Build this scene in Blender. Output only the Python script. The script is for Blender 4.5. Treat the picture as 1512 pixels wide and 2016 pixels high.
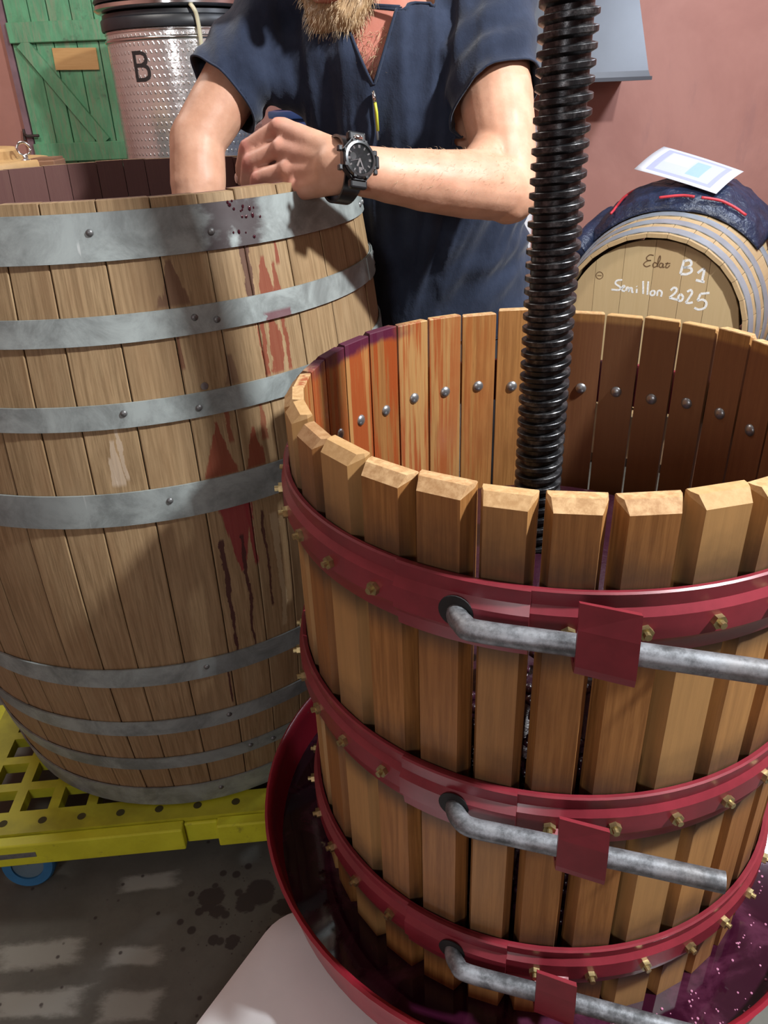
import bpy, bmesh, math, random
from mathutils import Vector, Matrix, Euler
for o in list(bpy.data.objects): bpy.data.objects.remove(o)
SC = bpy.context.scene
COL = SC.collection
PI = math.pi
R = math.radians
random.seed(7)

# ---------------------------------------------------------------- camera
ZC = 1.31
PITCH, ROLL = 0.498, 0.04
cam = bpy.data.cameras.new('camera'); camo = bpy.data.objects.new('camera', cam); COL.objects.link(camo)
cam.sensor_fit = 'VERTICAL'; cam.sensor_height = 24.0; cam.lens = 1514/2016*24.0
cam.clip_start = 0.02
_right = Vector((1,0,0)); _down = Vector((0,-math.sin(PITCH),-math.cos(PITCH))); _fwd = Vector((0,math.cos(PITCH),-math.sin(PITCH)))
_cx = _right*math.cos(ROLL)+_down*math.sin(ROLL); _cy = -_right*math.sin(ROLL)+_down*math.cos(ROLL)
camo.matrix_world = Matrix(((_cx.x,-_cy.x,-_fwd.x,0),(_cx.y,-_cy.y,-_fwd.y,0),(_cx.z,-_cy.z,-_fwd.z,ZC),(0,0,0,1)))
SC.camera = camo

# ---------------------------------------------------------------- world, lights, exposure
W = bpy.data.worlds.new('world'); SC.world = W; W.use_nodes = True
W.node_tree.nodes['Background'].inputs[0].default_value = (0.6,0.65,0.75,1)
W.node_tree.nodes['Background'].inputs[1].default_value = 0.05
def area(name, loc, target, size, energy, col, size_y=None):
    l = bpy.data.lights.new(name,'AREA'); l.energy = energy; l.color = col; l.size = size
    if size_y: l.shape = 'RECTANGLE'; l.size_y = size_y
    o = bpy.data.objects.new(name,l); COL.objects.link(o); o.location = loc
    d = Vector(target)-Vector(loc); o.rotation_euler = d.to_track_quat('-Z','Y').to_euler()
    return o
area('lamp_work', (1.48,0.30,2.72), (0.1,1.0,0.9), 0.13, 122, (0.95,0.98,1.0))
area('fill_ceiling', (-1.4,2.2,2.9), (-1.1,3.0,0.8), 1.0, 30, (1.0,0.95,0.88), 0.4)  # added ceiling fill for the door and tank; no fixture seen
area('fill_front', (-0.9,-2.1,1.9), (-0.1,1.2,0.7), 0.5, 19, (0.97,0.98,1.0))  # added fill from behind the camera for skirt and hoops, not a known lamp
area('lamp_back_right', (1.95,2.6,2.65), (1.0,4.0,1.0), 0.3, 42, (0.80,0.88,1.0))
SC.view_settings.view_transform = 'Standard'; SC.view_settings.look = 'None'
SC.view_settings.exposure = 0.1; SC.view_settings.gamma = 1.0; SC.view_settings.use_curve_mapping = False

# ---------------------------------------------------------------- helpers
def tag(o, label=None, cat=None, group=None, kind=None):
    if label: o['label'] = label
    if cat: o['category'] = cat
    if group: o['group'] = group
    if kind: o['kind'] = kind
    return o
def thing(name, loc, label, cat, group=None, rot=None):
    o = bpy.data.objects.new(name, None); COL.objects.link(o); o.location = loc
    o.empty_display_size = 0.05
    if rot: o.rotation_euler = rot
    return tag(o, label, cat, group)
def root_loc(o):
    while o.parent: o = o.parent
    return Vector(o.location)
def build(name, bm, mat, parent=None, smooth=False, local=False, edge=None):
    """bmesh in world coordinates -> object; under a parent it is shifted to the root's origin"""
    if parent is not None and not local:
        off = root_loc(parent)
        for v in bm.verts: v.co -= off
    me = bpy.data.meshes.new(name)
    bmesh.ops.recalc_face_normals(bm, faces=bm.faces)
    bm.to_mesh(me); bm.free()
    if smooth:
        for p in me.polygons: p.use_smooth = True
        if edge:
            try: me.set_sharp_from_angle(angle=R(edge))
            except Exception: pass
    for m in (mat if isinstance(mat,(list,tuple)) else [mat]): me.materials.append(m)
    o = bpy.data.objects.new(name, me); COL.objects.link(o)
    if parent is not None: o.parent = parent
    return o
def inst(src, parent, loc=None, rot=None, name=None):
    o = src.copy(); COL.objects.link(o); o.parent = parent
    if name: o.name = name
    if loc is not None: o.location = loc
    if rot is not None: o.rotation_euler = rot
    return o
def box(bm, c, s, m=None, mi=0):
    g = bmesh.ops.create_cube(bm, size=1.0)
    M = Matrix.Translation(c) @ Matrix.Diagonal((s[0],s[1],s[2],1))
    if m is not None: M = m @ M
    bmesh.ops.transform(bm, matrix=M, verts=g['verts'])
    for f in {f for v in g['verts'] for f in v.link_faces}: f.material_index = mi
    return g['verts']
def bevel(bm, w, seg=2, ang=30):
    es = [e for e in bm.edges if len(e.link_faces)==2 and e.calc_face_angle(0) > R(ang)]
    bmesh.ops.bevel(bm, geom=es, offset=w, segments=seg, affect='EDGES', profile=0.5, clamp_overlap=True)
def lathe(bm, prof, seg=64, a0=0.0, a1=2*PI, c=(0,0,0), closed_prof=False, mi=0):
    """revolve (r,z) profile about z"""
    full = abs(a1-a0-2*PI) < 1e-6
    n = seg if full else seg+1
    rings = []
    for i in range(n):
        a = a0+(a1-a0)*i/seg
        rings.append([bm.verts.new((c[0]+r*math.cos(a), c[1]+r*math.sin(a), c[2]+z)) for r,z in prof])
    m = len(prof); fs = []
    for i in range(seg):
        A = rings[i]; B = rings[(i+1)%n]
        for j in range(m if closed_prof else m-1):
            k = (j+1)%m
            f = bm.faces.new((A[j],B[j],B[k],A[k])); f.material_index = mi; fs.append(f)
    if not full and closed_prof:
        bm.faces.new(rings[0]); bm.faces.new(list(reversed(rings[-1])))
    return rings
def disc(bm, r, z, seg=48, c=(0,0), mi=0):
    f = bm.faces.new([bm.verts.new((c[0]+r*math.cos(2*PI*i/seg), c[1]+r*math.sin(2*PI*i/seg), z)) for i in range(seg)])
    f.material_index = mi
    return f
def tube(bm, pts, rad, seg=10, cap=True, flat=None):
    """tube along points; rad scalar or list"""
    pts = [Vector(p) for p in pts]; n = len(pts)
    rs = rad if isinstance(rad,(list,tuple)) else [rad]*n
    rings = []; up = None
    for i,p in enumerate(pts):
        t = (pts[min(i+1,n-1)]-pts[max(i-1,0)]).normalized()
        if up is None:
            up = Vector((0,0,1)) if abs(t.z) < 0.9 else Vector((1,0,0))
        x = t.cross(up).normalized(); y = x.cross(t).normalized(); up = y
        fl = flat or 1.0
        rings.append([bm.verts.new(p + x*rs[i]*math.cos(2*PI*k/seg) + y*rs[i]*fl*math.sin(2*PI*k/seg)) for k in range(seg)])
    for i in range(n-1):
        for k in range(seg):
            bm.faces.new((rings[i][k],rings[i][(k+1)%seg],rings[i+1][(k+1)%seg],rings[i+1][k]))
    if cap:
        bm.faces.new(list(reversed(rings[0]))); bm.faces.new(rings[-1])
    return rings
def prism(bm, poly, f0, f1, mi=0):
    """poly: 2D list; f0,f1 map 2D->3D for the two ends"""
    a = [bm.verts.new(f0(*p)) for p in poly]; b = [bm.verts.new(f1(*p)) for p in poly]
    n = len(poly)
    F = [bm.faces.new(list(reversed(a))), bm.faces.new(b)]
    for i in range(n): F.append(bm.faces.new((a[i],a[(i+1)%n],b[(i+1)%n],b[i])))
    for f in F: f.material_index = mi
    return F
def catmull(pts, n=6):
    P = [Vector(p) for p in pts]; P = [P[0]*2-P[1]]+P+[P[-1]*2-P[-2]]; out = []
    for i in range(1,len(P)-2):
        for k in range(n):
            t = k/n; a,b,c,d = P[i-1],P[i],P[i+1],P[i+2]
            out.append(0.5*((2*b)+(c-a)*t+(2*a-5*b+4*c-d)*t*t+(3*b-a-3*c+d)*t**3))
    out.append(P[-2]); return out

# ---------------------------------------------------------------- material helper
class M:
    def __init__(s, name, col=(0.5,0.5,0.5), rough=0.5, metal=0.0, spec=0.5):
        s.m = bpy.data.materials.new(name); s.m.use_nodes = True; s.t = s.m.node_tree
        s.b = s.t.nodes['Principled BSDF']; s.o = s.t.nodes['Material Output']
        s.b.inputs['Base Color'].default_value = (*col,1); s.b.inputs['Roughness'].default_value = rough
        s.b.inputs['Metallic'].default_value = metal; s.b.inputs['Specular IOR Level'].default_value = spec
    def set(s, sock, v):
        if v is None: return
        if hasattr(v,'is_linked') or hasattr(v,'links'): s.t.links.new(v, sock)
        elif isinstance(v,(tuple,list)) and len(v)==3 and sock.type=='RGBA': sock.default_value = (*v,1)
        else: sock.default_value = v
    def nd(s, typ, **kw):
        n = s.t.nodes.new(typ)
        for k,v in kw.items(): setattr(n,k,v)
        return n
    def co(s, which='Object', obj=None):
        n = s.nd('ShaderNodeTexCoord'); n.object = obj; return n.outputs[which]
    def map(s, v, scale=(1,1,1), loc=(0,0,0), rot=(0,0,0)):
        n = s.nd('ShaderNodeMapping'); s.set(n.inputs['Vector'],v)
        n.inputs['Scale'].default_value = scale; n.inputs['Location'].default_value = loc; n.inputs['Rotation'].default_value = rot
        return n.outputs[0]
    def noise(s, v, scale=5, detail=4, rough=0.6, dist=0.0, col=False):
        n = s.nd('ShaderNodeTexNoise'); s.set(n.inputs['Vector'],v); n.inputs['Scale'].default_value = scale
        n.inputs['Detail'].default_value = detail; n.inputs['Roughness'].default_value = rough; n.inputs['Distortion'].default_value = dist
        return n.outputs['Color' if col else 'Fac']
    def voro(s, v, scale=5, feature='F1', out='Distance'):
        n = s.nd('ShaderNodeTexVoronoi', feature=feature); s.set(n.inputs['Vector'],v); n.inputs['Scale'].default_value = scale
        return n.outputs[out]
    def mth(s, op, a, b=None, c=None, clamp=False):
        n = s.nd('ShaderNodeMath', operation=op, use_clamp=clamp); s.set(n.inputs[0],a)
        if b is not None: s.set(n.inputs[1],b)
        if c is not None: s.set(n.inputs[2],c)
        return n.outputs[0]
    def ss(s, x, lo, hi):
        n = s.nd('ShaderNodeMapRange', interpolation_type='SMOOTHSTEP'); s.set(n.inputs['Value'],x)
        n.inputs['From Min'].default_value = lo; n.inputs['From Max'].default_value = hi
        return n.outputs[0]
    def mix(s, f, a, b, mode='MIX'):
        n = s.nd('ShaderNodeMix', data_type='RGBA', blend_type=mode); s.set(n.inputs[0],f); s.set(n.inputs[6],a); s.set(n.inputs[7],b)
        return n.outputs[2]
    def xyz(s, v):
        n = s.nd('ShaderNodeSeparateXYZ'); s.set(n.inputs[0],v); return n.outputs
    def rnd(s): return s.nd('ShaderNodeObjectInfo').outputs['Random']
    def bump(s, h, strength=0.3, dist=0.002):
        n = s.nd('ShaderNodeBump'); s.set(n.inputs['Height'],h); n.inputs['Strength'].default_value = strength; n.inputs['Distance'].default_value = dist
        s.t.links.new(n.outputs[0], s.b.inputs['Normal'])
    def base(s, c): s.set(s.b.inputs['Base Color'],c); return s
    def rough(s, r): s.set(s.b.inputs['Roughness'],r); return s
    def polar(s, obj, off=0.0):
        """angle in degrees and z about an object's axis"""
        x,y,z = s.xyz(s.co('Object',obj))
        a = s.mth('MULTIPLY', s.mth('ARCTAN2',y,x), 180/PI)
        r = s.mth('SQRT', s.mth('ADD', s.mth('MULTIPLY',x,x), s.mth('MULTIPLY',y,y)))
        return a, z, r
def plain(name, col, rough=0.5, metal=0.0, var=0.15, scale=12, spec=0.5, bump=0.0, bscale=60):
    k = M(name, col, rough, metal, spec); v = k.co('Object')
    n = k.noise(v, scale, 5)
    k.base(k.mix(k.ss(n,0.3,0.7), tuple(c*(1-var) for c in col), tuple(min(1,c*(1+var)) for c in col)))
    if bump: k.bump(k.noise(v,bscale,3), bump, 0.001)
    return k.m

# ---------------------------------------------------------------- setting
def mat_wall():
    k = M('painted_wall', rough=0.75, spec=0.3); v = k.co('Object')
    n1 = k.noise(v,1.3,6,0.65,0.4); n2 = k.noise(k.map(v,(3,3,0.9)),2.0,6,0.7)
    c = k.mix(k.ss(n1,0.35,0.65), (0.38,0.18,0.145), (0.46,0.23,0.185))
    c = k.mix(k.mth('MULTIPLY',k.ss(n2,0.55,0.72),0.45), c, (0.33,0.17,0.15))
    k.base(c); k.bump(k.noise(v,25,5),0.15,0.004); return k.m
WALL = mat_wall()
def mat_floor():
    k = M('worn_concrete', rough=0.6, spec=0.4); v = k.co('Object')
    n = k.noise(v,3,8,0.7); n2 = k.noise(v,30,4)
    c = k.mix(k.ss(n,0.3,0.7), (0.085,0.083,0.07), (0.14,0.137,0.118))
    c = k.mix(k.mth('MULTIPLY',k.ss(n2,0.5,0.8),0.35), c, (0.07,0.066,0.058))
    x,y,z = k.xyz(v)
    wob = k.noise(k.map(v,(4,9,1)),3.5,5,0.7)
    def lit_patch(cx,cy,hx,hy,rot,edge=0.5):
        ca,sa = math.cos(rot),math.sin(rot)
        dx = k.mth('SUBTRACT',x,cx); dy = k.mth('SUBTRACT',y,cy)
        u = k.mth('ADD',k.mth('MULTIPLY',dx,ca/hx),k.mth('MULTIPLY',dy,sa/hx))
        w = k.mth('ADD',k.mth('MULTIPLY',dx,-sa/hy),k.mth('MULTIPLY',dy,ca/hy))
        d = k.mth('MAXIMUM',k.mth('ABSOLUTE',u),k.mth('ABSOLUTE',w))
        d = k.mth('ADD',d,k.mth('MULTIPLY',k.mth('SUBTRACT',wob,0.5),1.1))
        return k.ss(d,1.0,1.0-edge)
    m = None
    for a in LIT_PATCHES:
        q = lit_patch(*a); m = q if m is None else k.mth('MAXIMUM',m,q)
    c = k.mix(k.mth('MULTIPLY',m,0.75), c, (0.36,0.37,0.33))  # pools of light on the floor, painted into the concrete colour
    # round spatter of wine
    def dist2(cx,cy): return k.mth('SQRT',k.mth('ADD',k.mth('POWER',k.mth('SUBTRACT',x,cx),2.0),k.mth('POWER',k.mth('SUBTRACT',y,cy),2.0)))
    near=k.ss(dist2(-0.27,0.88),0.20,0.05); sv=k.voro(v,30); sv2=k.voro(v,75)
    spot=k.mth('MAXIMUM',k.ss(k.mth('SUBTRACT',sv,k.mth('MULTIPLY',near,0.22)),0.14,0.06),k.mth('MULTIPLY',k.ss(sv2,0.16,0.08),near))
    for q in ((-0.352,0.923,0.026),(-0.335,0.90,0.018),(-0.262,0.935,0.030),(-0.285,0.915,0.024),(-0.30,0.84,0.014),(-0.215,0.90,0.018)):
        spot=k.mth('MAXIMUM',spot,k.ss(k.mth('ADD',dist2(q[0],q[1]),k.mth('MULTIPLY',k.mth('SUBTRACT',wob,0.5),0.035)),q[2],q[2]*0.8))
    c=k.mix(k.mth('MULTIPLY',spot,0.8), c, (0.030,0.020,0.020))
    k.base(c); k.rough(k.mth('ADD',0.55,k.mth('MULTIPLY',n,0.3)))
    k.bump(n2,0.25,0.002); return k.m
LIT_PATCHES = [(-0.48,0.965,0.065,0.022,0.1),(-0.64,0.83,0.09,0.03,0.05),(-0.47,0.82,0.055,0.022,0.0),(-0.61,0.745,0.09,0.028,0.03),(-0.455,0.735,0.06,0.03,0.0)]
def slab(name, x0,x1,y0,y1,z0,z1, mat):
    bm = bmesh.new(); box(bm,((x0+x1)/2,(y0+y1)/2,(z0+z1)/2),(x1-x0,y1-y0,z1-z0))
    return tag(build(name,bm,mat), kind='structure')
XL,XR,YF,YB,ZT = -2.6,2.5,-2.4,4.4,3.0
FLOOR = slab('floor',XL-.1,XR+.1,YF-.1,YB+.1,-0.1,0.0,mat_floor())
slab('wall_back',XL-.1,XR+.1,YB,YB+.1,0,ZT,WALL)
slab('wall_left',XL-.1,XL,YF,YB,0,ZT,WALL)
slab('wall_right',XR,XR+.1,YF,YB,0,ZT,WALL)
slab('wall_front',XL-.1,XR+.1,YF-.1,YF,0,ZT,WALL)
slab('ceiling',XL-.1,XR+.1,YF-.1,YB+.1,ZT,ZT+.1,plain('whitewash',(0.62,0.6,0.56),0.8))

# ---------------------------------------------------------------- shared materials
def mat_chip_paint(name, col, dark=(0.05,0.035,0.03), rough=0.33, amount=0.69, chipcol=None):
    k = M(name, rough=rough); v = k.co('Object')
    n = k.noise(v,9,6,0.7); n2 = k.noise(v,38,6,0.75)
    c = k.mix(k.ss(n,0.35,0.65), tuple(x*0.82 for x in col), tuple(x*1.12 for x in col))
    chip = k.mth('MULTIPLY',k.ss(n2,amount,amount+0.03),k.ss(n,0.45,0.6))
    c = k.mix(chip, c, chipcol or dark); k.base(c)
    k.rough(k.mth('ADD',k.mth('MULTIPLY',chip,0.35),rough)); k.bump(k.mth('ADD',k.mth('MULTIPLY',chip,-0.5),k.mth('MULTIPLY',n2,0.15)),0.35,0.0008)
    return k.m
RED = mat_chip_paint('red_enamel',(0.19,0.020,0.030))
def mat_steel(name, col=(0.32,0.33,0.34), rough=0.42, metal=0.85):
    k = M(name, rough=rough, metal=metal); v = k.co('Object')
    n = k.noise(v,40,6,0.75); n1 = k.noise(v,10,4)
    c = k.mix(k.ss(n,0.35,0.68), tuple(x*0.45 for x in col), tuple(min(1,x*1.5) for x in col))
    c = k.mix(k.mth('MULTIPLY',k.ss(n1,0.55,0.75),0.5), c, (0.17,0.13,0.10))
    k.base(c); k.rough(k.mth('ADD',k.mth('MULTIPLY',n,0.3),rough-0.15)); k.bump(n,0.25,0.0006); return k.m
ROD = mat_steel('worn_bar_steel',(0.20,0.21,0.225),0.5,0.6)
BOLT = plain('zinc_bolt',(0.36,0.37,0.38),0.35,0.85,0.2,60)
BRASS = plain('yellow_zinc_nut',(0.42,0.33,0.16),0.35,0.85,0.3,90)

# ---------------------------------------------------------------- wine press: tray, screw
BX, BY = 0.21, 0.855
press = thing('wine_press',(BX,BY,0.0),'red basket press tray on legs with greasy black vertical screw','press')
ZTR, RTR = 0.362, 0.408           # tray rim
bm = bmesh.new()
prof = [(0.0,0.262),(0.375,0.262),(0.392,0.272),(RTR-0.004,ZTR-0.012),(RTR+0.002,ZTR-0.004),(RTR+0.003,ZTR),(RTR-0.001,ZTR+0.003),(RTR-0.006,ZTR),(RTR-0.009,ZTR-0.012),(0.386,0.278),(0.374,0.269),(0.0,0.269)]
lathe(bm,[(max(r,0.001),z) for r,z in prof],96,c=(BX,BY,0))
TRAY_MAT = mat_chip_paint('red_tray_enamel',(0.26,0.013,0.027),amount=0.64,chipcol=(0.16,0.13,0.11))
tray = build('tray',bm,TRAY_MAT,press,smooth=True,edge=50)
for a in (45,135,225,315):
    bm = bmesh.new(); x,y = BX+0.27*math.cos(R(a)), BY+0.27*math.sin(R(a))
    tube(bm,[(x,y,0.264),(x,y,0.006)],0.02,12); box(bm,(x,y,0.005),(0.06,0.06,0.010))
    build('leg',bm,RED,press,smooth=True,edge=40)
# wine juice in the tray
def mat_juice():
    k = M('grape_juice',(0.028,0.002,0.012),0.06,0,0.6); v = k.co('Object')
    n = k.noise(v,14,5,0.6,0.6)
    k.base(k.mix(k.ss(n,0.45,0.7),(0.022,0.003,0.010),(0.070,0.016,0.036)))
    k.bump(k.noise(v,12,2),0.08,0.002); return k.m
JUICE = mat_juice()
bm = bmesh.new()
lathe(bm,[(0.001,0.30),(0.30,0.30),(0.392,0.30),(0.391,0.296),(0.001,0.296)],96,c=(BX,BY,0))
juice = build('grape_juice',bm,JUICE,None,smooth=True,edge=40)
tag(juice,'dark red grape juice pooled in the red press tray','juice',kind='stuff')
# foam bubbles floating on the juice
rb = random.Random(3); bm = bmesh.new()
for i in range(150):
    a = R(rb.uniform(-85,15)) if i<120 else R(rb.uniform(-100,-60)); rr = rb.choice([rb.uniform(0.335,0.345),rb.uniform(0.378,0.39),rb.uniform(0.335,0.39)])
    g = bmesh.ops.create_icosphere(bm,subdivisions=1,radius=rb.uniform(0.0008,0.0022))
    bmesh.ops.translate(bm,verts=g['verts'],vec=(BX+rr*math.cos(a),BY+rr*math.sin(a),0.3003))
build('foam_bubbles',bm,M('foam',(0.5,0.2,0.32),0.05,0,0.8).m,juice,smooth=True)['kind']='stuff'

# screw with a cut thread
SX,SY = 0.193,0.857
def screw_mesh():
    bm = bmesh.new(); pitch=0.0140; ro,ri=0.0287,0.0232; z0,z1=0.27,2.02; seg=48
    prof=[(ri,0.0),(ri,0.0046),(ro-0.0006,0.0072),(ro,0.0080),(ro,0.0122),(ro-0.0006,0.0129)]
    turns=int((z1-z0)/pitch); rings=[]
    rj = random.Random(5)
    for i in range(turns*seg+1):
        a=2*PI*i/seg; zz=z0+pitch*i/seg
        rings.append([bm.verts.new((SX+r*math.cos(a),SY+r*math.sin(a),zz+h)) for r,h in prof])
    for i in range(turns*seg):
        A,B=rings[i],rings[i+1]
        for j in range(len(prof)-1): bm.faces.new((A[j],B[j],B[j+1],A[j+1]))
        if i+seg<=turns*seg:
            C=rings[i+seg]; D=rings[min(i+seg+1,turns*seg)]
            if D is not C: bm.faces.new((A[-1],B[-1],D[0],C[0]))
    return bm
def mat_screw():
    k = M('greasy_black_steel',(0.018,0.018,0.02),0.32,0.7,0.7); v=k.co('Object')
    n=k.noise(v,70,5,0.7); n2=k.noise(v,9,4)
    k.base(k.mix(k.ss(n,0.45,0.75),(0.018,0.018,0.02),(0.13,0.128,0.13)))
    k.rough(k.mth('ADD',k.mth('MULTIPLY',n2,0.35),0.16)); k.bump(n,0.5,0.0009); return k.m
build('screw',screw_mesh(),mat_screw(),press,smooth=True,edge=35)

# ---------------------------------------------------------------- press basket
ZR = 1.016; RI = 0.2965; THK = 0.0225; ZB0 = 0.298
basket = thing('press_basket',(BX,BY,ZB0),'slatted wooden press basket with three red iron hoops standing in the tray','basket')
def mat_slat(name='amber_slat', end=False):
    k = M(name, rough=0.5, spec=0.35); v = k.co('Object')
    r = k.rnd()
    vv = k.nd('ShaderNodeVectorMath',operation='ADD'); k.set(vv.inputs[0],v)
    cmb = k.nd('ShaderNodeCombineXYZ'); k.set(cmb.inputs[0],k.mth('MULTIPLY',r,7.0)); k.set(cmb.inputs[2],k.mth('MULTIPLY',r,13.0)); k.t.links.new(cmb.outputs[0],vv.inputs[1]); v=vv.outputs[0]
    if end:
        g=k.noise(k.map(v,(1,1,1)),120,4,0.7); g2=k.noise(v,20,3)
        c=k.mix(k.ss(g,0.3,0.7),(0.36,0.20,0.085),(0.56,0.36,0.18)); k.rough(0.7)
    else:
        g=k.noise(k.map(v,(55,55,2.2)),3.0,6,0.7,0.3); g2=k.noise(k.map(v,(12,12,1.5)),2.0,5,0.6)
        c=k.mix(k.ss(g,0.3,0.72),(0.205,0.083,0.020),(0.375,0.172,0.050))
        c=k.mix(k.mth('MULTIPLY',k.ss(g2,0.45,0.75),0.55),c,(0.25,0.10,0.03))
    c=k.mix(k.mth('MULTIPLY',k.ss(r,0.35,1.0),0.65),c,(0.40,0.235,0.09))
    c=k.mix(k.mth('MULTIPLY',k.ss(r,0.4,0.0),0.55),c,(0.19,0.075,0.022))
    a,z,rad=k.polar(basket)
    ad=k.mth('ABSOLUTE',k.mth('SUBTRACT',a,146.0))          # soaked side (left back)
    wob=k.noise(k.co('Object',basket),16,4)
    wl=k.mth('ADD',ad,k.mth('MULTIPLY',k.mth('SUBTRACT',wob,0.5),14))
    side=k.ss(wl,26,15)
    topm=k.ss(k.mth('ADD',z,k.mth('MULTIPLY',wob,0.04)),0.716,0.728)
    str_=k.noise(k.map(k.co('Object',basket),(55,55,2.0)),2.0,5,0.6)
    inner=k.ss(rad,0.3075,0.303)
    red=k.mth('MULTIPLY',k.mth('MULTIPLY',k.ss(str_,0.40,0.56),k.ss(wl,58,26)),inner)
    c=k.mix(k.mth('MULTIPLY',red,0.85),c,(0.26,0.045,0.012))
    c=k.mix(k.mth('MULTIPLY',side,topm),c,(0.075,0.012,0.03))
    # shade on the right-hand inside faces, painted in as darker red-brown
    inner_shade=k.mth('MULTIPLY',k.mth('MULTIPLY',k.ss(a,88,80),k.ss(a,-30,-10)),k.mth('MULTIPLY',inner,k.ss(z,0.708,0.700)))
    c=k.mix(k.mth('MULTIPLY',inner_shade,0.75),c,(0.13,0.045,0.022))
    # darker band above each hoop, outside only
    out=k.ss(rad,0.302,0.312)
    band=None
    for zh in (0.942,0.692,0.442):
        zz=k.mth('SUBTRACT',z,zh-ZB0)
        m=k.mth('MULTIPLY',k.ss(k.mth('ADD',zz,k.mth('MULTIPLY',wob,0.07)),0.095,0.012),k.ss(zz,-0.115,-0.075))
        band=m if band is None else k.mth('MAXIMUM',band,m)
    c=k.mix(k.mth('MULTIPLY',k.mth('MULTIPLY',band,out),0.80),c,(0.035,0.026,0.02))
    k.base(c)
    if not end: k.rough(k.mth('SUBTRACT',0.55,k.mth('MULTIPLY',red,0.3)))
    k.bump(k.mth('ADD',g,k.mth('MULTIPLY',g2,0.5)),0.25,0.0008)
    return k.m
SLAT, SLAT_END = mat_slat(), mat_slat('amber_slat_end',True)
# gap positions measured round the rim (degrees); the rest evenly spread
gaps = [-71.7,-82.9,-94.3,-105.1,-115.3,-126.4,-137.6,-149.0,-159.9]
nleft = 5
for i in range(1,nleft+1): gaps.append(-159.9+( -211.36+159.9)*i/nleft)
for i in range(1,6): gaps.append(-211.36-(148.64-95.43)*i/5)
for i in range(1,4): gaps.append(-264.57-(95.43-64.67)*i/3)
for i in range(1,5): gaps.append(-295.33-(64.67-22.95)*i/4)
rest = 34-(len(gaps)-1); a_last = gaps[-1]; span = (-71.7-360)-a_last
for i in range(1,rest): gaps.append(a_last+span*i/rest)
gaps.append(-71.7-360)
rs = random.Random(11)
slats = []
head_proto = None
for i in range(34):
    a1,a0 = gaps[i],gaps[i+1]; am = (a0+a1)/2; wd = 2*RI*math.tan(R((a1-a0)/2))
    w = wd/2-rs.uniform(0.0010,0.0024)
    if i in (2,3): w -= 0.0012
    wo = w*0.775; t = THK; dz = rs.uniform(-0.003,0.003)
    zt = ZR+dz-ZB0; ch = 0.0098
    bm = bmesh.new()
    # outline across: x tangential, y radial outward
    sec = [(-w,0),(w,0),(w,0.006),(wo,t),(-wo,t),(-w,0.006)]
    top = [(-w*0.98,0.0006),(w*0.98,0.0006),(w*0.965,0.006),(w*0.86,t-ch),(-w*0.86,t-ch),(-w*0.965,0.006)]
    lo = [bm.verts.new((x,y,0)) for x,y in sec]
    md = [bm.verts.new((x,y,zt-(0.0012 if j<2 else 0.004 if j in (2,5) else ch))) for j,(x,y) in enumerate(sec)]
    hi = [bm.verts.new((x,y,zt)) for x,y in top]
    bm.faces.new(list(reversed(lo))); f=bm.faces.new(hi); f.material_index=1
    for j in range(6):
        k2=(j+1)%6
        bm.faces.new((lo[j],lo[k2],md[k2],md[j]))
        f=bm.faces.new((md[j],md[k2],hi[k2],hi[j])); f.material_index=1
    bevel(bm,0.0009,1,25)
    o = build('slat',bm,[SLAT,SLAT_END],basket,local=True)
    a = R(am); o.location = (RI*math.cos(a),RI*math.sin(a),0); o.rotation_euler=(0,0,a-PI/2)
    slats.append((o,am,w))
# hoops
HOOPS = [(0.936,0.066,0.3200),(0.690,0.066,0.3200),(0.440,0.064,0.3200)]   # top edge z, height, inner radius
hoop_objs=[]
def hexnut(bm,M4,r,h,bolt_r,bolt_l):
    for (n,rr,z0,z1) in ((6,r,0,h),(10,bolt_r,h,h+bolt_l)):
        a=[bm.verts.new(M4@Vector((rr*math.cos(2*PI*i/n),rr*math.sin(2*PI*i/n),z0))) for i in range(n)]
        b=[bm.verts.new(M4@Vector((rr*math.cos(2*PI*i/n),rr*math.sin(2*PI*i/n),z1))) for i in range(n)]
        bm.faces.new(b); bm.faces.new(list(reversed(a)))
        for i in range(n): bm.faces.new((a[i],a[(i+1)%n],b[(i+1)%n],b[i]))
bm=bmesh.new(); hexnut(bm,Matrix.Identity(4),0.0070,0.0052,0.0034,0.0048); bevel(bm,0.0006,1,40)
NUT=build('nut',bm,BRASS,basket,local=True)
bm=bmesh.new(); lathe(bm,[(0.0085,0.0),(0.0083,0.0014),(0.0062,0.0034),(0.003,0.0045),(0.0004,0.0048)],16)
HEAD=build('bolt_head',bm,BOLT,basket,smooth=True,local=True)
nut_used=head_used=False
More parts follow.
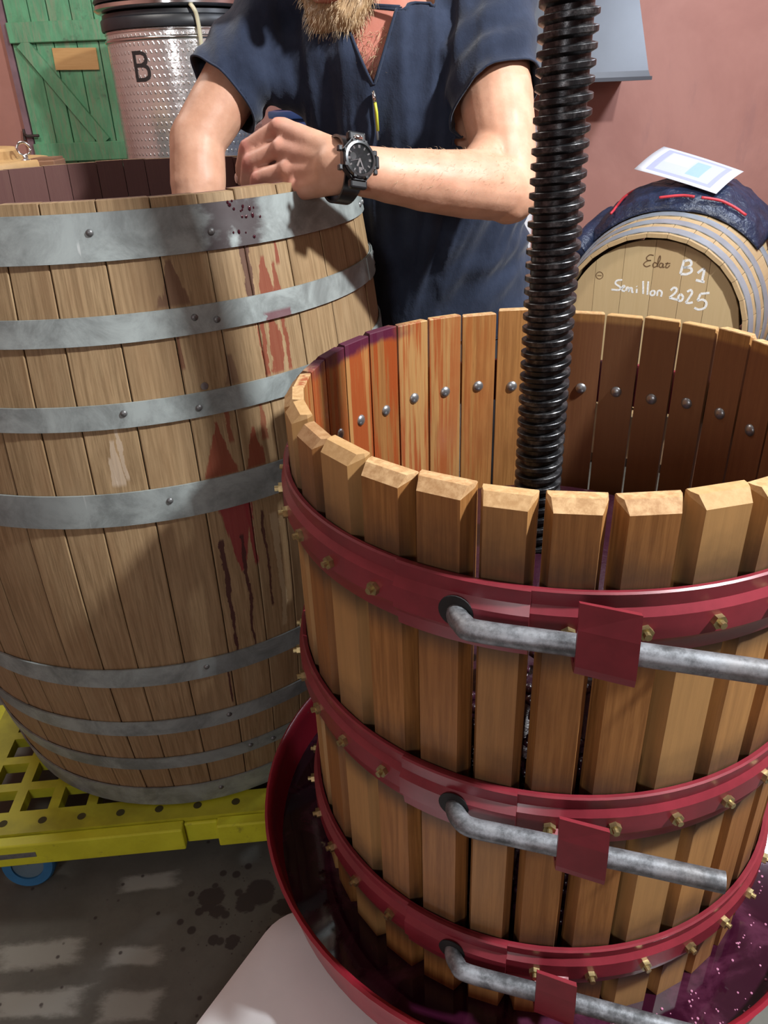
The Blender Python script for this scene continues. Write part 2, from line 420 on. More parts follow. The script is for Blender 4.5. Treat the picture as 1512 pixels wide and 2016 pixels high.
for hi_,(zt,hh,ri) in enumerate(HOOPS):
    th=0.005; zb=zt-hh
    # rolled profile: flat collar, raised rib, lower lip
    pr=[(ri,zb),(ri+0.004,zb-0.001),(ri+0.0065,zb+0.012),(ri+0.0115,zb+0.020),(ri+0.0115,zb+0.044),(ri+0.0062,zb+0.051),(ri+0.0075,zt-0.001),(ri+0.0055,zt+0.0005),(ri+0.001,zt-0.0005),(ri,zt-0.004)]
    bm=bmesh.new()
    lathe(bm,pr,120,c=(BX,BY,0),closed_prof=True)
    ho=build('hoop',bm,RED,basket,smooth=True,edge=24)
    # overlapping joint plate round the locking bar hole
    bm=bmesh.new(); d=0.0045
    pj=[(r+d+ (0.001 if 2<i<6 else 0),z+(0.002 if z>zt-0.02 else -0.002 if z<zb+0.005 else 0)) for i,(r,z) in enumerate(pr)]
    lathe(bm,pj,16,R(-127.5),R(-105.5),c=(BX,BY,0),closed_prof=True)
    build('joint_plate',bm,RED,ho,smooth=True,edge=24)
    # socket rim of the hole
    ah=R(-116.5); zc=zb+0.036; rr=ri+0.0165
    Mh=Matrix.Translation((BX+rr*math.cos(ah),BY+rr*math.sin(ah),zc))@Matrix.Rotation(ah,4,'Z')@Matrix.Rotation(PI/2,4,'Y')
    bm=bmesh.new(); g=bmesh.ops.create_cone(bm,cap_ends=True,segments=24,radius1=0.0165,radius2=0.0165,depth=0.0012); bmesh.ops.transform(bm,matrix=Mh,verts=bm.verts)
    build('hole',bm,plain('hole_dark',(0.008,0.007,0.007),0.8),ho)
    for (o,am,w) in slats:
        a=R(am); jit=rs.uniform(-0.004,0.004)
        zz=zb+0.030+jit-ZB0
        if not (-128<((am+180)%360-180)<-105):
            r2=ri+0.0113
            q=NUT if not nut_used else inst(NUT,ho)
            nut_used=True; q.parent=ho
            q.location=(r2*math.cos(a),r2*math.sin(a),zz); q.rotation_euler=Euler((rs.uniform(0,1),PI/2,a),'XYZ')
            q.rotation_euler=(Matrix.Rotation(a,4,'Z')@Matrix.Rotation(PI/2,4,'Y')@Matrix.Rotation(rs.uniform(0,1),4,'Z')).to_euler()
        q=HEAD if not head_used else inst(HEAD,o)
        head_used=True; q.parent=o
        q.location=(0,0.0006,zz); q.rotation_euler=(PI/2,0,0)
    # bracket that carries the bar: plate out from the hoop, turned up in front of the bar
    ab=R((-95.6,-95.4,-96.6)[hi_]); wdt=(0.047,0.045,0.042)[hi_]
    er=Vector((math.cos(ab),math.sin(ab),0)); et=Vector((-math.sin(ab),math.cos(ab),0)); C=Vector((BX,BY,0))
    r0=ri+0.010; q_=math.tan(ab-R(-116.5)); s_=q_*(ri+0.0335)/(math.cos(R(8))+q_*math.sin(R(8))); rbar=math.hypot(ri+0.0335-s_*math.sin(R(8)),s_*math.cos(R(8)))   # where the straight bar passes
    f0=rbar+0.0122
    prof=[(r0,zb+0.0220),(rbar-0.006,zb+0.0160),(f0-0.004,zb+0.0140),(f0+0.004,zb+0.0160),(f0+0.0055,zb+0.0240),(f0+0.003,zb+0.0590),(f0-0.001,zb+0.0830)]
    inn=[(f0-0.006,zb+0.0820),(f0-0.002,zb+0.0580),(f0+0.0005,zb+0.0260),(f0-0.003,zb+0.0210),(rbar-0.005,zb+0.0220),(r0,zb+0.0280)]
    poly=prof+inn
    # bar tilts: plate follows the bar, turned slightly round the hoop
    tw=Matrix.Rotation(R(-8),3,'Z')
    bm=bmesh.new()
    prism(bm,poly,lambda r,z:C+er*r-et*wdt/2+Vector((0,0,z))-er*0.0052*((r-r0)/(f0-r0)),lambda r,z:C+er*r+et*wdt/2+Vector((0,0,z-0.004))+er*0.0052*((r-r0)/(f0-r0)))
    bevel(bm,0.001,1,30)
    build('bar_bracket',bm,RED,ho)
    hoop_objs.append(ho)
# locking bars (hooked round bars pushed through the hoop joints)
LB=['top','middle','lowest']
for hi_,(zt,hh,ri) in enumerate(HOOPS):
    zb=zt-hh; zc=zb+0.034; ah=R(-116.5); C=Vector((BX,BY,zc))
    er=Vector((math.cos(ah),math.sin(ah),0)); et=Vector((-math.sin(ah),math.cos(ah),0))
    P0=C+er*(ri+0.008); rad=0.0100
    L=(0.52,0.236,0.42)[hi_]
    pts=[P0, C+er*(ri+0.020)+et*0.003, C+er*(ri+0.029)+et*0.012, C+er*(ri+0.0335)+et*0.026]
    base=pts[-1]
    dr=(et*math.cos(R(8))-er*math.sin(R(8))+Vector((0,0,0.02))).normalized(); pts+=[base+dr*L*k/6 for k in range(1,7)]
    bm=bmesh.new(); tube(bm,catmull(pts,5),rad,16)
    bar=build('locking_bar',bm,ROD,None,smooth=True,edge=50)
    bar.name='locking_bar'
    tag(bar,'bent steel locking bar hooked through the %s red hoop of the press basket'%LB[hi_],'bar','locking bars of the press basket')
# pressed grapes inside
def mat_pomace():
    k=M('grape_skins',(0.03,0.005,0.012),0.25,0,0.6); v=k.co('Object')
    k.base(k.mix(k.noise(v,60,3),(0.010,0.002,0.005),(0.035,0.008,0.018))); k.bump(k.noise(v,90,3),0.4,0.002); return k.m
POM=mat_pomace(); bm=bmesh.new()
lathe(bm,[(0.030,0.31),(0.278,0.31),(0.278,0.735),(0.20,0.775),(0.08,0.79),(0.030,0.79)],48,c=(BX,BY,0))
rp=random.Random(9); bmg=bmesh.new(); 
for i in range(900):
    a=R(rp.uniform(-150,-60)); z=rp.uniform(0.33,0.79); rr=rp.uniform(0.277,0.283)
    if z>0.735: rr-=(z-0.735)*1.2
    g=bmesh.ops.create_icosphere(bm,subdivisions=1,radius=rp.uniform(0.0045,0.0075))
    bmesh.ops.translate(bm,verts=g['verts'],vec=(BX+rr*math.cos(a),BY+rr*math.sin(a),z))
bmg.free()
tag(build('grape_pomace',bm,POM,None,smooth=True),'dark pressed grape skins filling the lower press basket','grapes',kind='stuff')

# ---------------------------------------------------------------- open fermenting barrel
OX,OY = -0.4315,1.42; OZ0,OZ1 = 0.138,1.205; OMID=0.699; OHH=0.53
barrel = thing('open_barrel',(OX,OY,OZ0),'large open-topped oak barrel with grey hoops and red wine drips on the yellow pallet','barrel')
def orad(z): return 0.4485-0.05*((z-OMID)/OHH)**2
def mat_oak_old():
    k=M('weathered_oak',rough=0.6,spec=0.35); v=k.co('Object',barrel); r=k.rnd()
    a,z,rad=k.polar(barrel)
    cm=k.nd('ShaderNodeCombineXYZ'); k.set(cm.inputs[0],k.mth('MULTIPLY',a,0.0077)); k.set(cm.inputs[1],k.mth('MULTIPLY',r,9.0)); k.set(cm.inputs[2],z)
    u=cm.outputs[0]
    g=k.noise(k.map(u,(70,1,3.0)),3.0,7,0.72,0.4); g2=k.noise(k.map(u,(14,1,2.2)),2.2,5,0.65); g3=k.noise(k.map(u,(5,1,1.4)),3.0,4)
    c=k.mix(k.ss(g,0.3,0.72),(0.165,0.103,0.048),(0.345,0.235,0.125))
    c=k.mix(k.mth('MULTIPLY',k.ss(g2,0.42,0.75),0.5),c,(0.22,0.125,0.058))
    c=k.mix(k.mth('MULTIPLY',k.ss(g3,0.5,0.78),0.4),c,(0.34,0.25,0.145))
    c=k.mix(k.mth('MULTIPLY',r,0.35),c,(0.24,0.15,0.075))
    # wine stains: angle, half width, z top, z bottom, strength, colour
    wob=k.noise(k.map(u,(26,1,9)),2.0,5,0.65); wob2=k.noise(k.map(u,(90,1,5)),2.0,4,0.6)
    base_z=OZ0
    def stain(an,wt,wb,zt,zb,st,col,warp=3.0):
        nonlocal c
        zz=k.mth('ADD',z,base_z)
        t=k.nd('ShaderNodeMapRange'); k.set(t.inputs[0],zz); t.inputs[1].default_value=zb; t.inputs[2].default_value=zt; t.inputs[3].default_value=wb; t.inputs[4].default_value=wt
        d=k.mth('ABSOLUTE',k.mth('ADD',k.mth('SUBTRACT',a,an),k.mth('MULTIPLY',k.mth('SUBTRACT',wob,0.5),warp)))
        d=k.mth('DIVIDE',d,k.mth('MAXIMUM',t.outputs[0],0.05))
        m=k.ss(k.mth('ADD',d,k.mth('MULTIPLY',k.mth('SUBTRACT',wob2,0.5),0.9)),1.08,0.9)
        m=k.mth('MULTIPLY',m,k.mth('MULTIPLY',k.ss(zz,zb,zb+0.008),k.ss(zz,zt+0.006,zt)))
        c=k.mix(k.mth('MULTIPLY',m,st),c,col)
    RD=(0.17,0.030,0.014); DK=(0.055,0.016,0.014); PK=(0.20,0.022,0.026)
    stain(-66.8,0.5,3.2,1.127,1.068,0.75,(0.10,0.045,0.026),2)
    stain(-52.0,1.0,0.8,1.14,1.06,0.8,DK,4)
    stain(-48.6,0.3,2.0,1.115,1.062,0.85,RD,3)
    stain(-46.2,0.3,1.0,1.105,1.062,0.85,RD,2)
    stain(-44.8,0.25,0.55,1.135,1.100,0.9,RD,1)
    stain(-51.2,0.7,0.5,1.04,0.952,0.85,RD,4)
    stain(-48.6,0.6,1.6,1.04,0.952,0.85,RD,5)
    stain(-46.0,0.7,0.35,1.05,0.952,0.85,RD,3)
    stain(-58.8,0.6,1.5,0.995,0.952,0.6,(0.11,0.055,0.035),2)
    stain(-67.5,0.2,0.5,1.037,0.985,0.8,(0.12,0.04,0.02),1)
    stain(-63.6,0.3,3.2,0.905,0.822,0.85,RD,3)
    stain(-61.0,0.4,0.7,0.935,0.87,0.75,RD,3)
    stain(-56.6,0.3,2.3,0.885,0.822,0.85,RD,3)
    stain(-54.0,0.3,0.9,0.92,0.86,0.7,RD,3)
    stain(-62.3,3.2,0.4,0.778,0.655,0.9,PK,2)
    stain(-66.0,0.6,0.30,0.72,0.50,0.95,DK,2.5)
    stain(-59.6,0.9,0.3,0.778,0.66,0.9,PK,2)
    stain(-61.9,0.4,0.28,0.72,0.50,0.95,DK,2.5)
    stain(-57.0,0.3,0.25,0.75,0.57,0.9,DK,2)
    stain(-68.6,0.22,0.2,0.5,0.39,0.95,DK,1)
    stain(-54.5,0.8,0.5,0.74,0.52,0.6,(0.42,0.32,0.19),3)
    for q in ((-82.0,0.5,0.9,0.90,0.832),(-80.8,0.25,0.35,0.94,0.84),(-83.0,0.3,0.6,0.875,0.832)): stain(*q,0.6,(0.46,0.37,0.28),2)
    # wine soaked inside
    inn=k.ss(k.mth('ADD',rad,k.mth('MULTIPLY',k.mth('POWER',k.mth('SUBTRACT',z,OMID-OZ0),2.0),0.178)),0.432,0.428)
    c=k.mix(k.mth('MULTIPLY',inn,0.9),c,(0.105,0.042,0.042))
    k.base(c); k.bump(k.mth('ADD',g,k.mth('MULTIPLY',g2,0.6)),0.35,0.0012); return k.m
OAK=mat_oak_old()
ro=random.Random(21); NST=42; ws=[ro.uniform(0.75,1.25) for _ in range(NST)]; tot=sum(ws); a=R(-94.2-360/2)
bounds=[]; ac=R(-94.2)
for w_ in ws: bounds.append((ac,ac+2*PI*w_/tot)); ac+=2*PI*w_/tot
NZ=14
for (a0,a1) in bounds:
    bm=bmesh.new(); g=0.0007/0.42; am=(a0+a1)/2; inset=ro.uniform(0.0,0.0016)
    dzt=ro.uniform(-0.0018,0.0015)
    rows=[]
    zs=[OZ0+(OZ1-OZ0)*i/NZ for i in range(NZ+1)]
    for i,z in enumerate(zs):
        r=orad(z)-inset; zz=z+(dzt if i==NZ else 0)
        # croze: rim thins inward near the top
        ri_=orad(z)-0.030-(0.0 if z<1.15 else -0.006)
        pa=[(r-0.0011,a0+g),(r,a0+g+0.0035),(r,am),(r,a1-g-0.0035),(r-0.0011,a1-g)]
        pb=[(ri_,a1-g),(ri_,a0+g)]
        rows.append([bm.verts.new((OX+q*math.cos(t),OY+q*math.sin(t),zz)) for q,t in pa+pb])
    n=7
    for i in range(NZ):
        for j in range(n): bm.faces.new((rows[i][j],rows[i][(j+1)%n],rows[i+1][(j+1)%n],rows[i+1][j]))
    bm.faces.new(list(reversed(rows[0]))); bm.faces.new(rows[-1])
    build('stave',bm,OAK,barrel,smooth=True,edge=30)
def mat_galv(obj,stains=True):
    k=M('galvanised_hoop',rough=0.5,metal=0.3); v=k.co('Object',obj); a,z,rad=k.polar(obj)
    n=k.noise(v,14,7,0.72,0.5); n2=k.noise(v,60,4); n3=k.noise(v,3,3)
    c=k.mix(k.ss(n,0.32,0.68),(0.17,0.19,0.185),(0.33,0.37,0.36))
    c=k.mix(k.mth('MULTIPLY',k.ss(n3,0.5,0.75),0.5),c,(0.16,0.175,0.175))
    if stains:
        zz=k.mth('ADD',z,OZ0); w1=k.noise(k.map(v,(9,9,16)),2.0,5)
        d=k.mth('ABSOLUTE',k.mth('ADD',k.mth('SUBTRACT',a,-53.0),k.mth('MULTIPLY',k.mth('SUBTRACT',w1,0.5),12)))
        m=k.mth('MULTIPLY',k.ss(d,8.0,4.0),k.mth('MULTIPLY',k.ss(zz,1.10,1.13),k.ss(k.noise(v,26,5),0.24,0.46)))
        c=k.mix(k.mth('MULTIPLY',m,0.9),c,(0.035,0.02,0.022))
        # white lime runs
        sv=k.noise(k.map(k.co('Object',obj),(30,30,2.5)),2.0,3)
        e=k.mth('MULTIPLY',k.ss(sv,0.66,0.72),k.ss(k.mth('ABSOLUTE',k.mth('SUBTRACT',a,-82)),9,5))
        c=k.mix(k.mth('MULTIPLY',e,0.6),c,(0.55,0.57,0.56))
        d2=k.mth('ABSOLUTE',k.mth('ADD',k.mth('SUBTRACT',a,-47.5),k.mth('MULTIPLY',k.mth('SUBTRACT',w1,0.5),8)))
        m2=k.mth('MULTIPLY',k.ss(d2,3.4,3.0),k.mth('MULTIPLY',k.ss(zz,1.047,1.042),k.ss(zz,1.0,1.034)))
        c=k.mix(k.mth('MULTIPLY',m2,0.7),c,(0.14,0.02,0.035))
    k.base(c); k.rough(k.mth('ADD',0.38,k.mth('MULTIPLY',n,0.25))); k.bump(n2,0.12,0.0006); return k.m
GALV=mat_galv(barrel)
OH=[(1.193,1.136),(1.070,1.034),(0.955,0.921),(0.826,0.775),(0.508,0.470),(0.384,0.351),(0.285,0.256),(0.196,0.142)]
RIV=plain('rivet_steel',(0.16,0.16,0.16),0.45,0.6,0.2,50)
rv=None
for hi_,(zt,zb) in enumerate(OH):
    bm=bmesh.new(); t=0.0022
    lathe(bm,[(orad(zb)+0.0003,zb),(orad(zb)+t+0.0012,zb),(orad((zt+zb)/2)+t+0.001,(zt+zb)/2),(orad(zt)+t+0.0012,zt),(orad(zt)+0.0003,zt)],96,c=(OX,OY,0),closed_prof=True)
    ho=build('hoop',bm,GALV,barrel,smooth=True,edge=40)
    # lapped end with rivets near the right silhouette and pin holes in front
    al=(-8,-3,60,40,-20,20,75,50)[hi_]
    for (aa,dz) in ((al,-0.25),(al,0.25),(al+5,-0.25),(al+5,0.25),((-79,-64,-79,-74,-73,-70,-66,-75)[hi_],0.1),((-58,-60,-66,-50,-40,-44,-60,-50)[hi_],-0.1)):
        zz=(zt+zb)/2+dz*(zt-zb); rr=orad(zz)+0.0032
        if rv is None:
            bm=bmesh.new(); lathe(bm,[(0.0048,0.0),(0.0042,0.0018),(0.0022,0.003),(0.0003,0.0033)],12); rv=build('rivet',bm,RIV,ho,smooth=True,local=True); q=rv
        else: q=inst(rv,ho)
        q.parent=ho; q.location=(rr*math.cos(R(aa)),rr*math.sin(R(aa)),zz-OZ0)
        q.rotation_euler=(Matrix.Rotation(R(aa),4,'Z')@Matrix.Rotation(PI/2,4,'Y')).to_euler()
    if hi_==1:
        bm=bmesh.new()
        lathe(bm,[(orad(zb)+t,zb),(orad(zb)+t+0.003,zb),(orad(zt)+t+0.003,zt),(orad(zt)+t,zt)],12,R(-12),R(10),c=(OX,OY,0),closed_prof=True)
        build('hoop_lap',bm,GALV,ho,smooth=True,edge=40)
# cross head screw in a stave
bm=bmesh.new(); lathe(bm,[(0.0055,0),(0.005,0.0012),(0.0003,0.0014)],14); box(bm,(0,0,0.0013),(0.006,0.0012,0.0006)); box(bm,(0,0,0.0013),(0.0012,0.006,0.0006))
q=build('screw_head',bm,BOLT,barrel,local=True); aa=R(-64.3); zz=0.962; rr=orad(zz)+0.0002
q.location=(rr*math.cos(aa),rr*math.sin(aa),zz-OZ0); q.rotation_euler=(Matrix.Rotation(aa,4,'Z')@Matrix.Rotation(PI/2,4,'Y')).to_euler()
bm=bmesh.new(); lathe(bm,[(0.001,OZ0+0.03),(0.36,OZ0+0.03),(0.36,OZ0+0.05),(0.001,OZ0+0.05)],40,c=(OX,OY,0)); build('barrel_head',bm,OAK,barrel)
# wine droplets clinging under the hand
bm=bmesh.new(); rd=random.Random(4)
for i in range(18):
    aa=R(rd.gauss(-51.5,2.2)); zz=1.193-abs(rd.gauss(0,0.03)); rr=orad(zz)+0.0034
    s=rd.uniform(0.0008,0.0026); g=bmesh.ops.create_icosphere(bm,subdivisions=2,radius=1)
    bmesh.ops.transform(bm,matrix=Matrix.Translation((OX+rr*math.cos(aa),OY+rr*math.sin(aa),zz))@Matrix.Rotation(aa,4,'Z')@Matrix.Diagonal((s*0.5,s,s*rd.uniform(1,1.7),1)),verts=g['verts'])
tag(build('wine_droplets',bm,M('wine_drop',(0.03,0.003,0.008),0.05,0,0.8).m,barrel,smooth=True),kind='stuff')
# must fermenting inside
bm=bmesh.new(); lathe(bm,[(0.001,0.86),(0.405,0.86),(0.404,0.85),(0.001,0.85)],48,c=(OX,OY,0))
tag(build('grape_must',bm,plain('must_surface',(0.03,0.008,0.014),0.35,0,0.4,30,bump=0.6,bscale=40),None,smooth=True,edge=40),'dark grape must deep inside the open barrel','must',kind='stuff')

# ---------------------------------------------------------------- yellow pallet on castors
PX,PY=-0.4315,1.43; PRZ=R(4.0)
pallet=thing('plastic_pallet',(PX,PY,0.0),'yellow plastic pallet on blue castors under the open barrel','pallet',rot=(0,0,PRZ))
def mat_yel():
    k=M('yellow_plastic',rough=0.42); v=k.co('Object'); n=k.noise(v,7,6,0.7); n2=k.noise(v,34,5,0.75)
    c=k.mix(k.ss(n,0.3,0.7),(0.50,0.50,0.02),(0.64,0.66,0.035)); c=k.mix(k.mth('MULTIPLY',k.ss(n2,0.6,0.74),0.55),c,(0.17,0.13,0.03)); k.base(c); k.bump(n2,0.1,0.001); return k.m
YEL=mat_yel(); HS=0.435
bm=bmesh.new(); zt,zb=0.136,0.112
xs=[-HS]; x=-HS+0.058
pat=[0.016,0.046,0.020,0.050,0.020]
cells=[]   # (lo,hi,hole)
lo=-HS; cells.append((lo,lo+0.052,False)); p=lo+0.052; i=0
while p<HS-0.075:
    cells.append((p,p+0.052,True)); cells.append((p+0.052,p+0.072,False)); p+=0.072; i+=1
cells.append((p,HS,False))
for (x0,x1,hx) in cells:
    for (y0,y1,hy) in cells:
        if hx and hy: continue
        box(bm,((x0+x1)/2,(y0+y1)/2,(zt+zb)/2),(x1-x0,y1-y0,zt-zb))
bmesh.ops.remove_doubles(bm,verts=bm.verts,dist=1e-5)
DYEL=plain('dirty_shaded_yellow_deck',(0.40,0.39,0.022),0.5,0,0.25,9); deck=build('deck',bm,DYEL,pallet,local=True)  # duller than the skirt: dirt, plus barrel shade painted into the colour
for (x,y) in [(cells[0][0]+0.026,cells[0][0]+0.03+0.072*k) for k in range(3)]+[(cells[0][0]+0.03+0.072*k,cells[0][0]+0.026) for k in range(12)]:
    bm=bmesh.new(); disc(bm,0.008,zt+0.0004,14,(x,y)); build('drain_hole',bm,plain('drain_dark',(0.05,0.045,0.01),0.8),deck,local=True)
# skirt: raised segments with a notch at the front
def skirt(side,segs):
    for (u0,u1,dp) in segs:
        bm=bmesh.new(); z0,z1=0.078,0.131 if dp>0 else 0.127
        box(bm,((u0+u1)/2,-HS-0.004-dp/2,(z0+z1)/2),(u1-u0,0.008+dp,z1-z0)); bevel(bm,0.003,2)
        bmesh.ops.rotate(bm,verts=bm.verts,cent=(0,0,0),matrix=Matrix.Rotation(side*PI/2,3,'Z'))
        build('skirt_panel',bm,YEL,pallet,local=True)
for s_ in range(4): skirt(s_,[(-HS,0.004,0.016),(0.004,0.066,0.0),(0.066,HS,0.016)])
BLUE=plain('blue_wheel_tyre',(0.025,0.14,0.30),0.5,0,0.15,15); WHUB=plain('wheel_hub',(0.10,0.16,0.20),0.5)
for (x,y) in ((-0.30,-0.425),(0.31,-0.36),(-0.31,0.36),(0.31,0.36)):
    bm=bmesh.new(); Mw=Matrix.Translation((x,y,0.05))@Matrix.Rotation(R(78),4,'X')
    lathe(bm,[(0.030,-0.016),(0.046,-0.016),(0.050,-0.011),(0.050,0.011),(0.046,0.016),(0.030,0.016)],32,closed_prof=True); bmesh.ops.transform(bm,matrix=Mw,verts=bm.verts)
    wh=build('wheel',bm,BLUE,pallet,smooth=True,local=True,edge=40)
    bm=bmesh.new(); lathe(bm,[(0.001,-0.013),(0.0305,-0.012),(0.0305,0.012),(0.001,0.013)],24); bmesh.ops.transform(bm,matrix=Mw,verts=bm.verts); build('wheel_hub',bm,WHUB,wh,local=True)
    bm=bmesh.new(); box(bm,(x,y,0.106),(0.07,0.07,0.012)); build('castor_plate',bm,BOLT,pallet,local=True)

# ---------------------------------------------------------------- white tub under the tray
TX,TY=-0.122,0.482
tub=thing('plastic_tub',(TX,TY,0.0),'smooth white plastic tub with rounded corners under the press tray','tub',rot=(0,0,R(-32)))
def rrect(hx,hy,r,n=8):
    out=[]
    for cx,cy,a0 in ((hx-r,hy-r,0),(-hx+r,hy-r,90),(-hx+r,-hy+r,180),(hx-r,-hy+r,270)):
        for i in range(n+1): out.append((cx+r*math.cos(R(a0+90*i/n)),cy+r*math.sin(R(a0+90*i/n))))
    return out
WHITE=plain('white_plastic',(0.90,0.91,0.92),0.35,0,0.03,8)
bm=bmesh.new(); rings=[]
for (ins,z) in ((0.045,0.0),(0.012,0.175),(0.0,0.178),(0.0,0.196),(0.006,0.208),(0.018,0.214),(0.05,0.218),(0.11,0.220)):
    rings.append([bm.verts.new((x,y,z)) for x,y in rrect(0.20-ins*0.9,0.235-ins,max(0.012,0.075-ins*0.55))])
for A,B in zip(rings,rings[1:]):
    for j in range(len(A)): bm.faces.new((A[j],A[(j+1)%len(A)],B[(j+1)%len(A)],B[j]))
bm.faces.new(rings[-1]); bm.faces.new(list(reversed(rings[0])))
for v in bm.verts: v.co.x,v.co.y=v.co.x,v.co.y
lid=[f for f in bm.faces if min(v.co.z for v in f.verts)>0.1779]
build('tub_body',bm,WHITE,tub,smooth=True,edge=35,local=True)

# ---------------------------------------------------------------- green plank door on the back wall
DX0,DX1=-1.70,-0.86
def mat_green():
    k=M('flaking_green_paint',rough=0.6); v=k.co('Object'); r=k.rnd()
    n=k.noise(k.map(v,(22,22,2.0)),2.2,7,0.75,0.6); n2=k.noise(k.map(v,(6,6,2.2)),3,6,0.7,0.4)
    c=k.mix(k.ss(n2,0.3,0.7),(0.085,0.25,0.13),(0.12,0.36,0.19))
    c=k.mix(k.mth('MULTIPLY',k.ss(n,0.46,0.64),0.75),c,(0.22,0.27,0.17))
    c=k.mix(k.mth('MULTIPLY',k.ss(k.noise(v,4.5,6,0.7),0.58,0.7),0.75),c,(0.05,0.06,0.045))
    k.base(c); k.bump(n,0.5,0.003); return k.m
GREEN=mat_green()
bm=bmesh.new(); box(bm,((DX0+DX1)/2,YB-0.012,1.02),(DX1-DX0,0.02,2.04)); door=tag(build('door_1',bm,GREEN,None),kind='structure')
def dpart(name,bm,mat): 
    o=build(name,bm,mat,None); o.parent=door; return o
x=DX0; rdn=random.Random(2)
while x<DX1-0.02:
    w_=min(rdn.uniform(0.085,0.115),DX1-x); bm=bmesh.new(); box(bm,(x+w_/2,YB-0.030+rdn.uniform(-0.002,0.002),1.02),(w_-0.004,0.018,2.04)); bevel(bm,0.002,1); dpart('plank',bm,GREEN); x+=w_
for z in (0.25,1.105,1.625):
    bm=bmesh.new(); box(bm,((DX0+DX1)/2,YB-0.052,z),(DX1-DX0,0.026,0.085)); bevel(bm,0.003,1); dpart('rail',bm,GREEN)
bm=bmesh.new(); p0=Vector((-1.645,YB-0.052,1.585)); p1=Vector((-1.335,YB-0.052,1.145)); dd=(p1-p0); L=dd.length; an=math.atan2(dd.z,dd.x)
box(bm,(0,0,0),(L,0.024,0.06),Matrix.Translation((p0+p1)/2)@Matrix.Rotation(-an,4,'Y')); dpart('brace',bm,GREEN)
def mat_plate():
    k=M('pale_wood_sign',rough=0.5); v=k.co('Object'); g=k.noise(k.map(v,(3,3,30)),3,5,0.7,0.5); k.base(k.mix(g,(0.42,0.22,0.07),(0.62,0.38,0.16))); return k.m
bm=bmesh.new(); box(bm,(-1.405,YB-0.045,1.51),(0.21,0.012,0.092),Matrix.Translation((-1.405,0,1.51))@Matrix.Rotation(R(1.5),4,'Y')@Matrix.Translation((1.405,0,-1.51))); dpart('sign_board',bm,mat_plate())
bm=bmesh.new(); tube(bm,[(-1.745,YB-0.03,1.195),(-1.72,YB-0.06,1.185),(-1.66,YB-0.062,1.185)],0.007,8); tube(bm,[(-1.745,YB-0.02,1.215),(-1.745,YB-0.035,1.165)],0.008,8); dpart('latch',bm,plain('rusty_iron',(0.06,0.045,0.04),0.7,0.3))
bm=bmesh.new(); box(bm,(-1.718,YB-0.02,1.05),(0.028,0.04,2.1)); tag(build('trim_1',bm,plain('door_frame_paint',(0.20,0.12,0.14),0.7)),kind='structure')

# ---------------------------------------------------------------- stainless tank
KX,KY,KR=-0.755,3.72,0.295
tank=thing('steel_tank',(KX,KY,0.0),'tall quilted stainless steel tank marked with a black letter B','tank')
def mat_tank():
    k=M('quilted_stainless',(0.56,0.55,0.54),0.2,0.8); a,z,r=k.polar(tank)
    cm=k.nd('ShaderNodeCombineXYZ'); k.set(cm.inputs[0],k.mth('MULTIPLY',a,0.0052)); k.set(cm.inputs[2],z); u=cm.outputs[0]
    s1=k.mth('SINE',k.mth('MULTIPLY',k.mth('ADD',k.mth('MULTIPLY',a,0.0052),k.mth('MULTIPLY',z,0.25)),300)); s2=k.mth('SINE',k.mth('MULTIPLY',z,230))
    d=k.mth('MULTIPLY',k.ss(s1,0.2,0.95),k.ss(s2,0.0,0.9))
    n=k.noise(k.map(u,(8,1,8)),2,4)
    k.base(k.mix(n,(0.55,0.54,0.53),(0.74,0.74,0.74))); k.rough(k.mth('ADD',0.14,k.mth('MULTIPLY',n,0.16))); k.bump(k.mth('ADD',d,k.mth('MULTIPLY',n,1.2)),0.55,0.004); return k.m
TANKM=mat_tank(); INOX=plain('polished_stainless',(0.6,0.6,0.6),0.16,1.0,0.05,8); BLK=plain('black_rubber',(0.012,0.014,0.018),0.4,0,0.2,20)
def tpart(name,prof,mat,par=tank,seg=72): 
    bm=bmesh.new(); lathe(bm,prof,seg,c=(KX,KY,0)); return build(name,bm,mat,par,smooth=True,edge=50)
body=tpart('tank_body',[(0.001,0.0),(KR-0.02,0.0),(KR,0.02),(KR,1.50),(KR,1.53),(KR,1.558),(KR-0.004,1.561)],TANKM)
for z,t in ((1.527,0.007),(1.553,0.004)):
    tpart('rolled_bead',[(KR-0.002,z-t*1.2),(KR+t*0.8,z-t*0.7),(KR+t,z),(KR+t*0.8,z+t*0.7),(KR-0.002,z+t*1.2)],INOX)
D=0.025
tpart('gasket',[(KR-0.004,1.535+D),(KR+0.010,1.537+D),(KR+0.012,1.543+D),(KR+0.012,1.572+D),(KR+0.008,1.577+D),(KR-0.02,1.578+D)],BLK)
tpart('lid_seal',[(KR-0.03,1.572+D),(KR+0.004,1.578+D),(KR+0.002,1.592+D),(KR-0.03,1.600+D)],BLK)
tpart('lid_ring',[(KR-0.03,1.598+D),(KR+0.018,1.600+D),(KR+0.030,1.608+D),(KR+0.030,1.620+D),(KR+0.018,1.627+D),(KR-0.03,1.629+D)],INOX)
tpart('lid',[(KR-0.03,1.625+D),(KR+0.024,1.628+D),(KR+0.028,1.636+D),(KR+0.020,1.65+D),(0.12,1.675+D),(0.001,1.68+D)],BLK)
bm=bmesh.new()
def kp(a,z,d=0.0): return (KX+(KR+d)*math.cos(R(a)),KY+(KR+d)*math.sin(R(a)),z)
tube(bm,catmull([kp(-71,1.64,0.0),kp(-68,1.615,0.03),kp(-66,1.58,0.026),kp(-65,1.48,0.018),kp(-64.6,1.35,0.012),kp(-64.6,1.1,0.01),kp(-70,0.6,0.01)],6),0.008,10)
build('hose',bm,plain('pale_hose',(0.55,0.52,0.36),0.4,0,0.05),tank,smooth=True)
